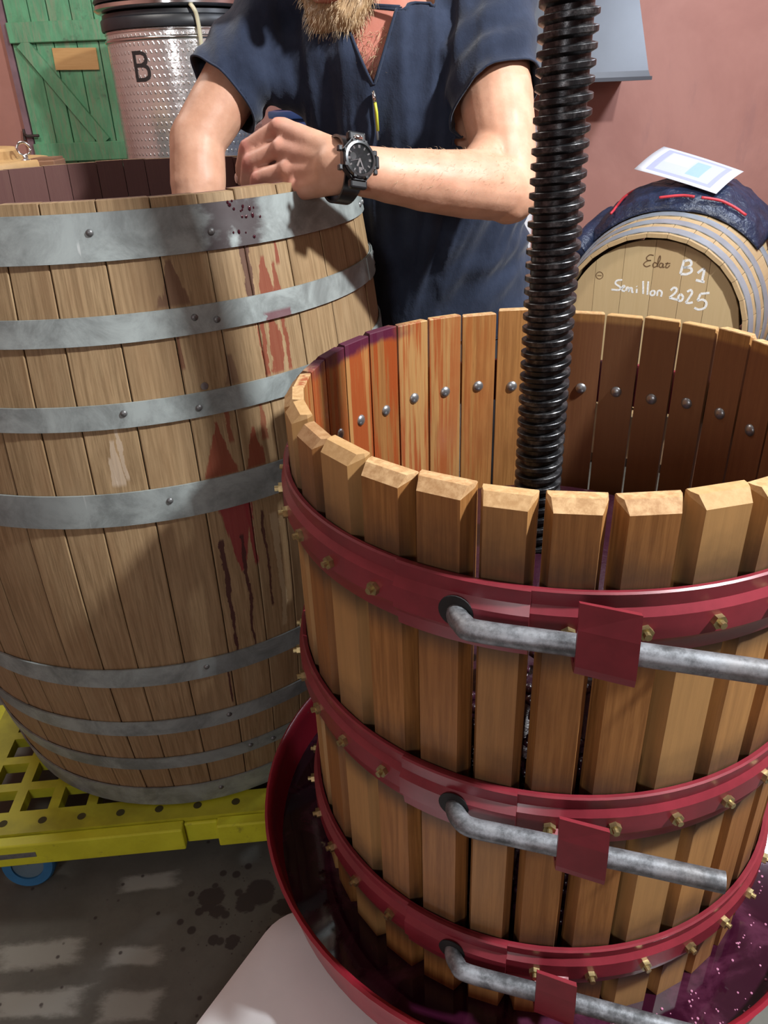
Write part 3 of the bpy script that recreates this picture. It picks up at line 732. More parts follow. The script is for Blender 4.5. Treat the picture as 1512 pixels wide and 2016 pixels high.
def ribbon(bm,pts,w,f,d=0.0008,closed=False):
    """stroke of width w through 2D pts, mapped by f(u,v,h) to 3D with a little thickness"""
    P=[Vector((p[0],p[1])) for p in pts]; n=len(P); L=[];Rr=[]
    for i in range(n):
        a=P[max(i-1,0)];b=P[min(i+1,n-1)]
        if closed: a=P[(i-1)%n]; b=P[(i+1)%n]
        t=(b-a).normalized(); nn=Vector((-t.y,t.x))*w/2; L.append(P[i]+nn); Rr.append(P[i]-nn)
    T=[(bm.verts.new(f(l.x,l.y,d)),bm.verts.new(f(r.x,r.y,d)),bm.verts.new(f(l.x,l.y,0)),bm.verts.new(f(r.x,r.y,0))) for l,r in zip(L,Rr)]
    for i in range(n if closed else n-1):
        A,B=T[i],T[(i+1)%n]
        bm.faces.new((A[0],A[1],B[1],B[0])); bm.faces.new((A[2],A[0],B[0],B[2])); bm.faces.new((A[1],A[3],B[3],B[1]))
def c2(pts,n=6): return [(p.x,p.y) for p in catmull([(x,y,0) for x,y in pts],n)]
bm=bmesh.new(); 
def fB(u,v,d): return kp(-112+math.degrees(u/KR),1.435+v,d+0.0006)
ribbon(bm,[(-0.029,-0.052),(-0.029,0.052)],0.0135,fB)
ribbon(bm,[(-0.035,0.045),(0.0,0.0455)]+c2([(0.004,0.0455),(0.021,0.036),(0.021,0.014),(0.004,0.0035)],5)+[(-0.03,0.003)],0.0135,fB)
ribbon(bm,[(-0.03,0.003),(0.004,0.003)]+c2([(0.008,0.003),(0.027,-0.008),(0.027,-0.034),(0.008,-0.0455)],5)+[(-0.035,-0.0455)],0.0135,fB)
build('letter',bm,M('black_vinyl',(0.012,0.012,0.013),0.5).m,tank)

# ---------------------------------------------------------------- blue drum, pipe, left lidded drum, hood
drum=thing('blue_drum',(-0.08,3.55,0.0),'blue plastic drum seen behind the crook of the arm','drum')
BP=plain('blue_plastic',(0.018,0.05,0.16),0.4,0,0.15,6)
for nm,pr in (('drum_body',[(0.001,0),(0.30,0.0),(0.315,0.02),(0.315,0.40),(0.322,0.42),(0.315,0.44),(0.315,0.84),(0.322,0.86),(0.315,0.88),(0.315,1.22),(0.30,1.245),(0.001,1.245)]),('lid_ring',[(0.302,1.235),(0.325,1.238),(0.328,1.25),(0.325,1.262),(0.302,1.266)])):
    bm=bmesh.new(); lathe(bm,pr,48,c=(-0.08,3.55,0)); build(nm,bm,BP,drum,smooth=True,edge=40)
pipe=thing('white_pipe',(0.80,4.33,0.0),'white plastic drain pipe on the wall behind the press screw','pipe')
bm=bmesh.new(); lathe(bm,[(0.05,0),(0.05,1.05),(0.056,1.05),(0.056,1.12),(0.05,1.12),(0.05,1.16),(0.044,1.16),(0.044,1.1)],24,c=(0.80,4.33,0)); build('pipe_run',bm,WHITE,pipe,smooth=True,edge=40)
for z in (0.4,0.9):
    bm=bmesh.new(); lathe(bm,[(0.051,z-0.012),(0.056,z-0.012),(0.056,z+0.012),(0.051,z+0.012)],24,c=(0.80,4.33,0)); build('pipe_clip',bm,INOX,pipe,smooth=True,edge=40)
LX,LY=-1.36,2.72
ldrum=thing('lidded_drum',(LX,LY,0.0),'drum with a tan wooden lid and chrome eye bolts at far left','drum')
TAN=plain('tan_wood',(0.48,0.30,0.13),0.5,0,0.15,9)
for nm,pr,m_ in (('drum_body',[(0.001,0),(0.27,0),(0.285,0.02),(0.285,1.120),(0.001,1.120)],plain('grey_drum',(0.25,0.22,0.19),0.6)),('lid',[(0.001,1.120),(0.315,1.120),(0.318,1.126),(0.318,1.158),(0.312,1.166),(0.23,1.166),(0.225,1.170),(0.225,1.192),(0.218,1.200),(0.001,1.200)],TAN)):
    bm=bmesh.new(); lathe(bm,pr,48,c=(LX,LY,0)); lo_=build(nm,bm,m_,ldrum,smooth=True,edge=40)
CHR=plain('chrome',(0.75,0.75,0.75),0.12,1.0,0.03)
for (aa,rr,z) in ((-10,0.285,1.162),(-75,0.17,1.195),(-55,0.15,1.195)):
    bm=bmesh.new(); x,y=LX+rr*math.cos(R(aa)),LY+rr*math.sin(R(aa))
    tube(bm,[(x,y,z-0.03),(x,y,z+0.018)],0.008,10); lathe(bm,[(0.014,z),(0.014,z+0.006),(0.001,z+0.007)],12,c=(x,y,0))
    tube(bm,[(x+0.019*math.cos(2*PI*i/20)*0.94,y+0.019*math.cos(2*PI*i/20)*0.34,z+0.036+0.019*math.sin(2*PI*i/20)) for i in range(21)],0.0045,8)
    build('eye_bolt',bm,CHR,ldrum,smooth=True)
bm=bmesh.new(); box(bm,(LX+0.325,LY+0.01,1.135),(0.08,0.10,0.055)); bevel(bm,0.004,2); box(bm,(LX+0.325,LY+0.01,1.166),(0.07,0.09,0.006)); build('lid_handle',bm,plain('brown_wood',(0.20,0.10,0.055),0.6),ldrum)
hood=thing('wall_hood',(1.06,YB,1.30),'grey sheet metal hood flaring out from the back wall','hood')
bm=bmesh.new(); HG=plain('grey_sheet_metal',(0.062,0.068,0.080),0.42,0.25,0.08,4)
def hq(x0,x1,d,z): return [(x0,YB-d,z),(x1,YB-d,z),(x1,YB-0.003,z),(x0,YB-0.003,z)]
lv=[hq(0.68,1.272,0.46,1.335),hq(0.69,1.262,0.455,1.36),hq(0.86,1.15,0.26,2.0),hq(0.86,1.15,0.26,2.6)]
V=[[bm.verts.new(p) for p in q] for q in lv]
for A,B in zip(V,V[1:]):
    for j in range(4): bm.faces.new((A[j],A[(j+1)%4],B[(j+1)%4],B[j]))
bm.faces.new(V[-1]); bm.faces.new(list(reversed(V[0])))
build('hood_body',bm,HG,hood)
bm=bmesh.new(); lip=hq(0.674,1.278,0.467,1.322)+[]; A=[bm.verts.new(p) for p in hq(0.674,1.278,0.467,1.322)]; B=[bm.verts.new(p) for p in hq(0.674,1.278,0.467,1.337)]
for j in range(4): bm.faces.new((A[j],A[(j+1)%4],B[(j+1)%4],B[j]))
bm.faces.new(B); bm.faces.new(list(reversed(A))); build('hood_lip',bm,HG,hood)

# ---------------------------------------------------------------- lying barrel with chalk writing
QC=Vector((0.885,2.5,0.592)); QAZ=R(31)
qA=Vector((math.sin(QAZ),math.cos(QAZ),0)); qS=Vector((math.cos(QAZ),-math.sin(QAZ),0)); qU=Vector((0,0,1))
QM=Matrix(((qS.x,qU.x,-qA.x,0),(qS.y,qU.y,-qA.y,0),(qS.z,qU.z,-qA.z,0),(0,0,0,1)))   # local x right, y up, z toward viewer
lying=thing('lying_barrel',(QC.x,QC.y,QC.z),'pale new oak barrel lying on its side with chalk writing on the head','barrel')
lying.rotation_euler=QM.to_euler()
QL=0.95
def qrad(t): return 0.358-0.052*((t-QL/2)/(QL/2))**2      # t from the front head backwards
def mat_oak_new():
    k=M('new_oak',rough=0.5); v=k.co('Object',lying); r=k.rnd(); a,z,rad=k.polar(lying)
    cm=k.nd('ShaderNodeCombineXYZ'); k.set(cm.inputs[0],k.mth('MULTIPLY',a,0.006)); k.set(cm.inputs[1],k.mth('MULTIPLY',r,5)); k.set(cm.inputs[2],z)
    g=k.noise(k.map(cm.outputs[0],(60,1,3)),2.5,6,0.7); c=k.mix(g,(0.37,0.25,0.12),(0.56,0.41,0.23)); c=k.mix(k.mth('MULTIPLY',r,0.4),c,(0.40,0.27,0.14)); k.base(c); k.bump(g,0.2,0.001); return k.m
OAKN=mat_oak_new()
ql=random.Random(8); NS2=30
for i in range(NS2):
    a0,a1=2*PI*i/NS2,2*PI*(i+1)/NS2; g=0.002; bm=bmesh.new(); rows=[]
    for j in range(13):
        t=QL*j/12; r=qrad(t); ri_=r-0.026
        if j==0: ri_=r-0.012
        rows.append([bm.verts.new((q*math.cos(a),q*math.sin(a),-t)) for q,a in ((r-0.0008,a0+g),(r,a0+0.012),(r,a1-0.012),(r-0.0008,a1-g),(ri_,a1-g),(ri_,a0+g))])
    for A,B in zip(rows,rows[1:]):
        for j in range(6): bm.faces.new((A[j],A[(j+1)%6],B[(j+1)%6],B[j]))
    bm.faces.new(rows[0]); bm.faces.new(list(reversed(rows[-1])))
    build('stave',bm,OAKN,lying,smooth=True,edge=30,local=True)
QH=plain('bright_hoop',(0.42,0.47,0.52),0.33,0.5,0.12,12)
for (t0,t1) in ((0.012,0.05),(0.085,0.122),(0.165,0.205),(0.30,0.345),(0.605,0.65),(0.745,0.785),(0.828,0.865),(0.90,0.938)):
    bm=bmesh.new(); lathe(bm,[(qrad(t0)+0.0004,-t0),(qrad(t0)+0.003,-t0),(qrad(t1)+0.003,-t1),(qrad(t1)+0.0004,-t1)],64,closed_prof=True)
    build('hoop',bm,QH,lying,smooth=True,edge=40,local=True)
def mat_head():
    k=M('new_oak_head',rough=0.55); v=k.co('Object',lying); r=k.rnd(); g=k.noise(k.map(v,(60,3,60)),2.0,6,0.7,0.3); c=k.mix(g,(0.47,0.34,0.17),(0.60,0.46,0.26)); c=k.mix(k.mth('MULTIPLY',r,0.6),c,(0.46,0.31,0.16)); k.base(c); k.bump(g,0.15,0.0008); return k.m
HEADM=mat_head(); hr=0.282; xe=[-0.282,-0.19,-0.10,-0.005,0.085,0.165,0.282]
for x0,x1 in zip(xe,xe[1:]):
    bm=bmesh.new(); n=8; e=0.0006
    up=[(x0+e+(x1-x0-2*e)*i/n,) for i in range(n+1)]
    pts=[(u[0],math.sqrt(max(hr*hr-u[0]**2,0.0001))) for u in up]; poly=pts+[(x,-y) for x,y in reversed(pts)]
    prism(bm,poly,lambda x,y:Vector((x,y,-0.045)),lambda x,y:Vector((x,y,-0.028))); bevel(bm,0.0006,1,60)
    build('head_board',bm,HEADM,lying,local=True)
for t_ in (0.92,):
    bm=bmesh.new(); lathe(bm,[(0.001,-t_),(0.275,-t_),(0.275,-t_-0.012),(0.001,-t_-0.012)],32); build('back_head',bm,HEADM,lying,local=True)
zf=-0.028
def fH(u,v,d): return Vector((u,v,zf+d))
# handwriting measured in pixels of the photograph (1150,300 crop x4.177) -> metres on the head
KX0,KY0,KS=0.0,0.0,0.0
def px2m(x,y):
    px=1150+x/4.177; py=300+y/4.177
    return ((px-1289)*0.00172,(640-py)*0.00172)
def wr(bm,strokes,w):
    for s in strokes: ribbon(bm,c2([px2m(*p) for p in s],4) if len(s)>2 else [px2m(*p) for p in s],w,fH,0.0006)
CHALK=plain('white_chalk',(0.78,0.78,0.76),0.9,0,0.2,300)
bm=bmesh.new()
wr(bm,[[(790,870),(783,920),(776,975)],[(785,880),(830,870),(845,900),(820,922),(788,926)],[(788,926),(840,925),(855,950),(825,972),(778,976)],
       [(900,960),(925,935),(945,925)],[(945,925),(942,980),(940,1022)],[(895,1012),(940,1020),(960,1022)]],0.0075)
build('chalk_mark',bm,CHALK,lying,local=True)
bm=bmesh.new()
wr(bm,[[(340,1052),(300,1060),(290,1085),(330,1110),(325,1132),(262,1134)],
       [(335,1125),(352,1112),(365,1105),(358,1096),(345,1110),(350,1135),(372,1138)],
       [(378,1135),(384,1108),(398,1112),(400,1138),(408,1112),(424,1112),(428,1140),(440,1140)],
       [(462,1112),(464,1145)],[(458,1092),(462,1096)],[(504,1048),(510,1095),(516,1148)],[(544,1048),(546,1100),(550,1152)],
       [(590,1115),(572,1130),(578,1152),(600,1148),(604,1125),(590,1115)],[(625,1155),(625,1122),(640,1112),(658,1125),(655,1158)]],0.0058)
build('chalk_word',bm,CHALK,lying,local=True)
bm=bmesh.new()
wr(bm,[[(722,1105),(742,1082),(765,1090),(758,1120),(720,1160)],[(720,1160),(760,1168),(795,1172)],[(800,1125),(785,1150),(795,1178),(815,1172),(820,1145),(800,1125)],
       [(845,1105),(868,1090),(882,1110),(868,1145),(846,1190)],[(846,1190),(875,1188),(898,1180)],[(1008,1100),(945,1112)],[(945,1112),(930,1165)],[(930,1165),(970,1155),(998,1178),(990,1215),(950,1232),(915,1222)]],0.0068)
build('chalk_year',bm,CHALK,lying,local=True)
bm=bmesh.new()
wr(bm,[[(560,850),(530,848),(508,870),(520,890),(545,888),(515,895),(492,920),(515,938),(545,925)],[(595,912),(575,902),(562,920),(572,938),(592,930)],[(592,930),(612,880),(608,850),(598,880),(600,935)],
       [(640,908),(618,905),(612,930),(630,935),(640,910)],[(640,908),(640,935),(652,930)],[(672,895),(660,930),(676,934),(690,915)],[(655,905),(692,902)]],0.0036)
BRAND=plain('burnt_brand',(0.16,0.09,0.04),0.7); build('branded_script',bm,BRAND,lying,local=True); bm=bmesh.new()
ribbon(bm,[(px2m(155,1030)[0]+0.0115*math.cos(2*PI*i/20),px2m(155,1030)[1]+0.0115*math.sin(2*PI*i/20)) for i in range(20)],0.0025,fH,0.0006,closed=True)
wr(bm,[[(138,1032),(172,1030)]],0.0025)
build('branded_mark',bm,BRAND,lying,local=True)
# rack carrying it
rack=thing('barrel_rack',(QC.x,QC.y,0.0),'low timber rack beneath the lying oak barrel','rack'); rack.rotation_euler=(0,0,-QAZ)
RW=plain('rack_timber',(0.25,0.16,0.09),0.7)
for t_ in (0.2,0.75):
    bm=bmesh.new(); rr=qrad(t_)+0.006
    pts=[(-0.26,0.05),(0.26,0.05),(0.26,QC.z-0.19)]+[(rr*math.sin(a),QC.z-rr*math.cos(a)) for a in [R(d) for d in range(38,-39,-8)]]+[(-0.26,QC.z-0.19)]
    prism(bm,pts,lambda x,z:Vector((x,t_-0.03,z)),lambda x,z:Vector((x,t_+0.03,z))); build('cradle',bm,RW,rack,local=True)
for x in (-0.22,0.22):
    bm=bmesh.new(); box(bm,(x,0.475,0.025),(0.07,0.9,0.05)); build('runner',bm,RW,rack,local=True)

# ---------------------------------------------------------------- jacket and paper on the lying barrel
from mathutils import noise as MN
def qpt(t,ph,h):   # t back along the axis, ph degrees clockwise from the top, h above the wood
    r=qrad(t)+h; return QC+qA*t+qU*(r*math.cos(R(ph)))+qS*(r*math.sin(R(ph)))
jacket=thing('folded_jacket',tuple(qpt(0.4,0,0.0)),'navy work jacket with red piping thrown over the lying oak barrel','jacket')
def jh(t,ph):
    h=0.014+0.066*math.exp(-((ph+4)/44)**2)*(0.75+0.25*MN.noise((t*3.1,ph/25,1.7)))*max(0.0,min(1,(t-0.17)/0.22))
    h+=0.016*(0.4-abs(MN.noise((t*9+ph/30,ph/11,3.3))))+0.004*MN.noise((t*30,ph/5,8.3))
    return max(h,0.007)
def jedge(u):   # front edge (t) of the cloth along ph
    pts=[(-62,0.31),(-50,0.25),(-36,0.225),(-20,0.215),(-5,0.205),(5,0.205),(14,0.225),(24,0.235),(38,0.25),(46,0.26),(60,0.28)]
    for (a,b),(c,d) in zip(pts,pts[1:]):
        if a<=u<=c: return b+(d-b)*(u-a)/(c-a)
    return 0.2
bm=bmesh.new(); NU,NV=60,34; G=[]
for i in range(NU+1):
    ph=-58+108*i/NU; t0=jedge(ph); t1=0.72+0.05*math.sin(ph/11)+0.03*MN.noise((ph/8,0,0)); row=[]
    for j in range(NV+1):
        t=t0+(t1-t0)*j/NV
        edge=min(1,min(j,NV-j)/2.5,min(i,NU-i)/2.5)
        row.append(bm.verts.new(qpt(t,ph,0.0065+(jh(t,ph))*edge)))
    G.append(row)
for i in range(NU):
    for j in range(NV): bm.faces.new((G[i][j],G[i+1][j],G[i+1][j+1],G[i][j+1]))
NAVY2=plain('navy_nylon',(0.013,0.022,0.055),0.45,0,0.3,14,0.5,0.9,26)
for n_ in NAVY2.node_tree.nodes:
    if n_.type=='BUMP': n_.inputs['Distance'].default_value=0.012
jo=build('jacket_cloth',bm,NAVY2,jacket,smooth=True); md=jo.modifiers.new('thick','SOLIDIFY'); md.thickness=0.003; md.offset=-1
PIPE=plain('red_piping',(0.55,0.035,0.05),0.5)
for path in ([(0.235,-33),(0.30,-32),(0.38,-30),(0.48,-27)],[(0.22,-8),(0.225,-3),(0.235,3),(0.235,8)],[(0.245,11),(0.265,18),(0.275,25),(0.28,33)]):
    bm=bmesh.new(); pp=catmull([(a,b,0) for a,b in path],6); hh_=[max(jh(p.x+a_*0.02,p.y+b_*3) for a_ in(-1,0,1) for b_ in(-1,0,1)) for p in pp]; hh_=[sum(hh_[max(0,i-4):i+5])/len(hh_[max(0,i-4):i+5]) for i in range(len(hh_))]
    tube(bm,[qpt(p.x,p.y,h_+0.007) for p,h_ in zip(pp,hh_)],0.0045,8); build('piping',bm,PIPE,jacket,smooth=True)
# loose sleeve hanging at the left and a strap at the right
for nm,path,rads in (('sleeve',[(0.46,-42,0.02),(0.36,-49,0.02),(0.26,-54,0.02),(0.19,-57,0.015)],[0.040,0.042,0.038,0.030]),('strap',[(0.5,47,0.02),(0.40,53,0.015),(0.36,57,0.012)],[0.022,0.014,0.005])):
    bm=bmesh.new(); pp=catmull([(a,b,c*10) for a,b,c in path],6); n=len(pp)
    rr=[rads[min(int(i/(n-1)*(len(rads)-1)),len(rads)-2)]*(1-((i/(n-1)*(len(rads)-1))%1 if i<n-1 else 1))+rads[min(int(i/(n-1)*(len(rads)-1))+1,len(rads)-1)]*((i/(n-1)*(len(rads)-1))%1 if i<n-1 else 1) for i in range(n)]
    tube(bm,[qpt(p.x,p.y,p.z/10+0.008) for p in pp],rr,14)
    for v in bm.verts: v.co+=Vector((1,1,1))*0.006*MN.noise(v.co*28)
    build(nm,bm,NAVY2,jacket,smooth=True)
bm=bmesh.new(); c=qpt(0.205,-55,0.06); box(bm,c,(0.02,0.004,0.008)); build('zip_tag',bm,WHITE,jacket)
def mat_paper():
    k=M('printed_paper',rough=0.7); u=k.co('Generated'); x,y,z=k.xyz(u)
    def rect(x0,x1,y0,y1): return k.mth('MULTIPLY',k.mth('MULTIPLY',k.ss(x,x0,x0+0.01),k.ss(x,x1,x1-0.01)),k.mth('MULTIPLY',k.ss(y,y0,y0+0.01),k.ss(y,y1,y1-0.01)))
    c=k.mix(rect(0.08,0.92,0.10,0.90),(0.60,0.62,0.67),(0.30,0.32,0.46)); c=k.mix(rect(0.16,0.84,0.16,0.82),c,(0.43,0.46,0.58)); c=k.mix(rect(0.45,0.82,0.50,0.80),c,(0.56,0.58,0.60)); c=k.mix(rect(0.25,0.75,0.30,0.48),c,(0.25,0.40,0.50)); c=k.mix(k.mth('MULTIPLY',k.noise(k.map(u,(3,40,1)),3,3),0.25),c,(0.55,0.57,0.66)); k.base(c); return k.m
bm=bmesh.new(); n=10; GG=[[bm.verts.new((0.21*(i/n-0.5),0.297*(j/n-0.5),0.010*math.sin(2.6*i/n)-0.012*(j/n-0.4)**2-0.008*(1-j/n)*(i/n))) for j in range(n+1)] for i in range(n+1)]
for i in range(n):
    for j in range(n): bm.faces.new((GG[i][j],GG[i+1][j],GG[i+1][j+1],GG[i][j+1]))
paper=build('paper_sheet',bm,mat_paper(),None,smooth=True); md=paper.modifiers.new('thick','SOLIDIFY'); md.thickness=0.0006
paper.matrix_world=Matrix.Translation((1.085,2.84,1.048))@Matrix.Rotation(R(20),4,'X')@Matrix.Rotation(R(47),4,'Z')
tag(paper,'white printed paper sheet lying on the navy jacket','paper')

# ---------------------------------------------------------------- the man
person=thing('person',(0.16,1.62,0.0),'man in a navy short-sleeved shirt reaching into the open barrel','person')
def V3(*a): return Vector(a)
def cone(bm,p0,p1,r0,r1,seg=20,sx=1.0,side=None):
    """closed tapered capsule; optional flattening along the axis 'side'"""
    p0=Vector(p0);p1=Vector(p1); d=(p1-p0); L=d.length; z=d.normalized()
    x=(side-z*side.dot(z)).normalized() if side is not None else z.orthogonal().normalized(); y=z.cross(x)
    prof=[]
    for i in range(6): a=PI/2*i/5; prof.append((-r0*math.cos(a),r0*math.sin(a)))
    for i in range(6): a=PI/2*i/5; prof.append((L+r1*math.sin(a),r1*math.cos(a)))
    rings=[]
    for (h,r) in prof[1:-1]:
        rings.append([bm.verts.new(p0+z*h+x*(r*sx*math.cos(2*PI*k/seg))+y*(r*math.sin(2*PI*k/seg))) for k in range(seg)])
    a=bm.verts.new(p0+z*prof[0][0]); b=bm.verts.new(p0+z*prof[-1][0])
    for A,B in zip(rings,rings[1:]):
        for k in range(seg): bm.faces.new((A[k],A[(k+1)%seg],B[(k+1)%seg],B[k]))
    for k in range(seg):
        bm.faces.new((a,rings[0][(k+1)%seg],rings[0][k])); bm.faces.new((b,rings[-1][k],rings[-1][(k+1)%seg]))
def ell(bm,c,ax,rad):
    g=bmesh.ops.create_uvsphere(bm,u_segments=24,v_segments=16,radius=1.0)
    Mx=Matrix((ax[0]*rad[0],ax[1]*rad[1],ax[2]*rad[2])).transposed().to_4x4(); Mx.translation=Vector(c)
    bmesh.ops.transform(bm,matrix=Mx,verts=g['verts'])
def loft(bm,secs,seg=32):
    """secs: (centre, x axis half vector, y axis half vector); closed"""
    rings=[]
    for c,hx,hy in secs:
        c=Vector(c); rg=[]
        for k in range(seg):
            a=2*PI*k/seg; ca,sa=math.cos(a),math.sin(a)
            e=0.85; ca=math.copysign(abs(ca)**e,ca); sa=math.copysign(abs(sa)**e,sa)
            rg.append(bm.verts.new(c+hx*ca+hy*sa))
        rings.append(rg)
    for A,B in zip(rings,rings[1:]):
        for k in range(seg): bm.faces.new((A[k],A[(k+1)%seg],B[(k+1)%seg],B[k]))
    bm.faces.new(list(reversed(rings[0]))); bm.faces.new(rings[-1])
def fuse(bm,voxel,smooth_it,fac=0.5):
    """voxel-remesh the joined solids into one skin and smooth it; returns a bmesh"""
    bmesh.ops.recalc_face_normals(bm,faces=bm.faces)
    me=bpy.data.meshes.new('tmp'); bm.to_mesh(me); bm.free()
    o=bpy.data.objects.new('tmp',me); COL.objects.link(o)
    m=o.modifiers.new('r','REMESH'); m.mode='VOXEL'; m.voxel_size=voxel; m.use_smooth_shade=True
    s=o.modifiers.new('s','SMOOTH'); s.iterations=smooth_it; s.factor=fac
    dg=bpy.context.evaluated_depsgraph_get(); dg.update()
    me2=bpy.data.meshes.new_from_object(o.evaluated_get(dg))
    out=bmesh.new(); out.from_mesh(me2)
    bpy.data.objects.remove(o); bpy.data.meshes.remove(me); bpy.data.meshes.remove(me2)
    return out
# joints
Lsh=V3(0.200,1.505,1.425); Lel=V3(0.214,1.285,1.166); Lwr=V3(-0.020,1.152,1.219)
Rsh=V3(-0.150,1.575,1.440); Rel=V3(-0.293,1.46,1.250); Rwr=V3(-0.318,1.375,1.02)
sx_=(Lsh-Rsh).normalized()                      # across the shoulders
headc=V3(-0.040,1.478,1.545)
hf=V3(-0.42,-0.74,-0.50).normalized()           # where the face points
hs=hf.cross(V3(0,0,1)).normalized(); hs=-hs if hs.x<0 else hs; hu=hs.cross(hf).normalized(); hu=-hu if hu.z<0 else hu
def hp(a,b,c): return headc+hs*a+hf*b+hu*c
SPINE=[(V3(0.165,1.625,0.86),0.172,0.120),(V3(0.145,1.605,1.0),0.165,0.118),(V3(0.108,1.575,1.15),0.170,0.122),(V3(0.060,1.550,1.28),0.172,0.127),(V3(0.036,1.54,1.375),0.168,0.115),(V3(0.030,1.54,1.43),0.150,0.088),(V3(0.026,1.535,1.465),0.080,0.068)]
def torso(bm,grow,top=7):
    secs=[]
    for i,(c,w,d) in enumerate(SPINE[:top]):
        t=(SPINE[min(i+1,6)][0]-SPINE[max(i-1,0)][0]).normalized(); k=min(1,i/3)
        ax=(V3(1,-0.05,0)*(1-k)+sx_*k).normalized(); ay=t.cross(ax).normalized()
        secs.append((c,ax*(w+grow),ay*(d+grow)))
    loft(bm,secs)
# ---- skin: one continuous body
bm=bmesh.new()
torso(bm,-0.008)
cone(bm,V3(0.026,1.535,1.43),hp(0.0,-0.03,-0.07),0.063,0.058)          # neck
ell(bm,hp(0,-0.012,0.025),(hs,hf,hu),(0.076,0.097,0.095)); ell(bm,hp(0,0.022,-0.045),(hs,hf,hu),(0.060,0.068,0.072))
ell(bm,hp(0,0.065,-0.098),(hs,hf,hu),(0.030,0.024,0.022))                # chin
cone(bm,hp(0,0.085,0.015),hp(0,0.108,-0.022),0.010,0.014)                 # nose
for s in (-1,1):
    ell(bm,hp(s*0.078,-0.008,0.0),(hs,hf,hu),(0.010,0.018,0.030)); ell(bm,hp(s*0.033,0.083,0.026),(hs,hf,hu),(0.026,0.012,0.009))
    ell(bm,hp(s*0.055,0.045,-0.045),(hs,hf,hu),(0.016,0.03,0.03))
cone(bm,hp(-0.022,0.083,-0.058),hp(0.022,0.083,-0.058),0.007,0.007); cone(bm,hp(-0.018,0.081,-0.068),hp(0.018,0.081,-0.068),0.008,0.008)
# left arm (resting on the rim)
cone(bm,V3(0.16,1.52,1.41),Lsh,0.068,0.062); cone(bm,Lsh,Lsh.lerp(Lel,0.55),0.061,0.058); cone(bm,Lsh.lerp(Lel,0.5),Lel,0.059,0.045)
cone(bm,Lel,Lel+(Lwr-Lel)*0.06+V3(0.012,0.0,-0.012),0.041,0.036)
fm=Lel.lerp(Lwr,0.3)+V3(0,0,0.004); cone(bm,Lel+V3(-0.012,-0.004,0.008),fm,0.048,0.0485); cone(bm,fm,Lel.lerp(Lwr,0.65),0.0485,0.040); cone(bm,Lel.lerp(Lwr,0.65),Lwr,0.040,0.0315)
cone(bm,Lsh.lerp(Lel,0.75)+V3(-0.012,0,0),Lel.lerp(Lwr,0.25)+V3(0,0.0,0.014),0.036,0.034)     # inner bend
# hand: knuckles index..little from photo positions
KN=[V3(-0.106,1.190,1.199),V3(-0.117,1.203,1.219),V3(-0.127,1.220,1.247),V3(-0.128,1.236,1.274)]
PIPJ=[V3(-0.143,1.206,1.187),V3(-0.164,1.222,1.207),V3(-0.177,1.238,1.228),V3(-0.180,1.252,1.249)]
DIPJ=[V3(-0.150,1.222,1.168),V3(-0.170,1.236,1.183),V3(-0.185,1.250,1.201),V3(-0.193,1.264,1.222)]
TIP=[V3(-0.148,1.232,1.152),V3(-0.166,1.246,1.164),V3(-0.182,1.260,1.181),V3(-0.197,1.274,1.201)]
FR=[0.0125,0.0132,0.0128,0.0115]
wm=Lwr+V3(-0.028,0.012,0.004)
for i in range(4):
    w0=wm+(KN[i]-(KN[1]+KN[2])*0.5)*0.40
    cone(bm,w0,KN[i]-V3(-0.006,0.002,0.004),0.0215,0.0160)                # metacarpals make the palm
    ell(bm,KN[i]+V3(-0.001,-0.003,0.0),(V3(1,0,0),V3(0,1,0),V3(0,0,1)),(FR[i]*1.12,)*3)
cone(bm,Lwr,wm,0.0315,0.030); cone(bm,wm,KN[0].lerp(KN[1],0.3)+V3(0.03,0.0,-0.006),0.026,0.019)
for i in range(4):
    cone(bm,KN[i],PIPJ[i],FR[i],FR[i]*0.93); cone(bm,PIPJ[i],DIPJ[i],FR[i]*0.95,FR[i]*0.84); cone(bm,DIPJ[i],TIP[i],FR[i]*0.84,FR[i]*0.72)
# thumb tucked over the rim under the index finger
cone(bm,wm+V3(-0.004,-0.004,-0.012),V3(-0.090,1.183,1.196),0.022,0.016); cone(bm,V3(-0.090,1.183,1.196),V3(-0.126,1.214,1.184),0.0150,0.0125); cone(bm,V3(-0.126,1.214,1.184),V3(-0.140,1.230,1.166),0.0122,0.0095)
# right arm reaching down
cone(bm,V3(-0.10,1.57,1.42),Rsh,0.066,0.060); cone(bm,Rsh,Rsh.lerp(Rel,0.5),0.057,0.053); cone(bm,Rsh.lerp(Rel,0.5),Rel,0.053,0.046)
rm=Rel.lerp(Rwr,0.3)+V3(0.004,-0.002,0); cone(bm,Rel,rm,0.046,0.047); cone(bm,rm,Rwr,0.046,0.029)
rk=Rwr+V3(0.008,-0.01,-0.085); 
for i,dx in enumerate((-0.03,-0.010,0.011,0.031)):
    k0=rk+V3(dx,0,0); cone(bm,Rwr+V3(dx*0.5,0,-0.01),k0,0.019,0.0125); k1=k0+V3(dx*0.1,-0.02,-0.035-0.006*(i in(1,2))); cone(bm,k0,k1,0.0105,0.0095); k2=k1+V3(0,-0.024,-0.014); cone(bm,k1,k2,0.0095,0.008); cone(bm,k2,k2+V3(0,-0.018,0.006),0.008,0.0075)
cone(bm,Rwr+V3(0.02,-0.008,-0.02),Rwr+V3(0.052,-0.02,-0.06),0.017,0.012); cone(bm,Rwr+V3(0.052,-0.02,-0.06),Rwr+V3(0.06,-0.04,-0.09),0.0115,0.009)
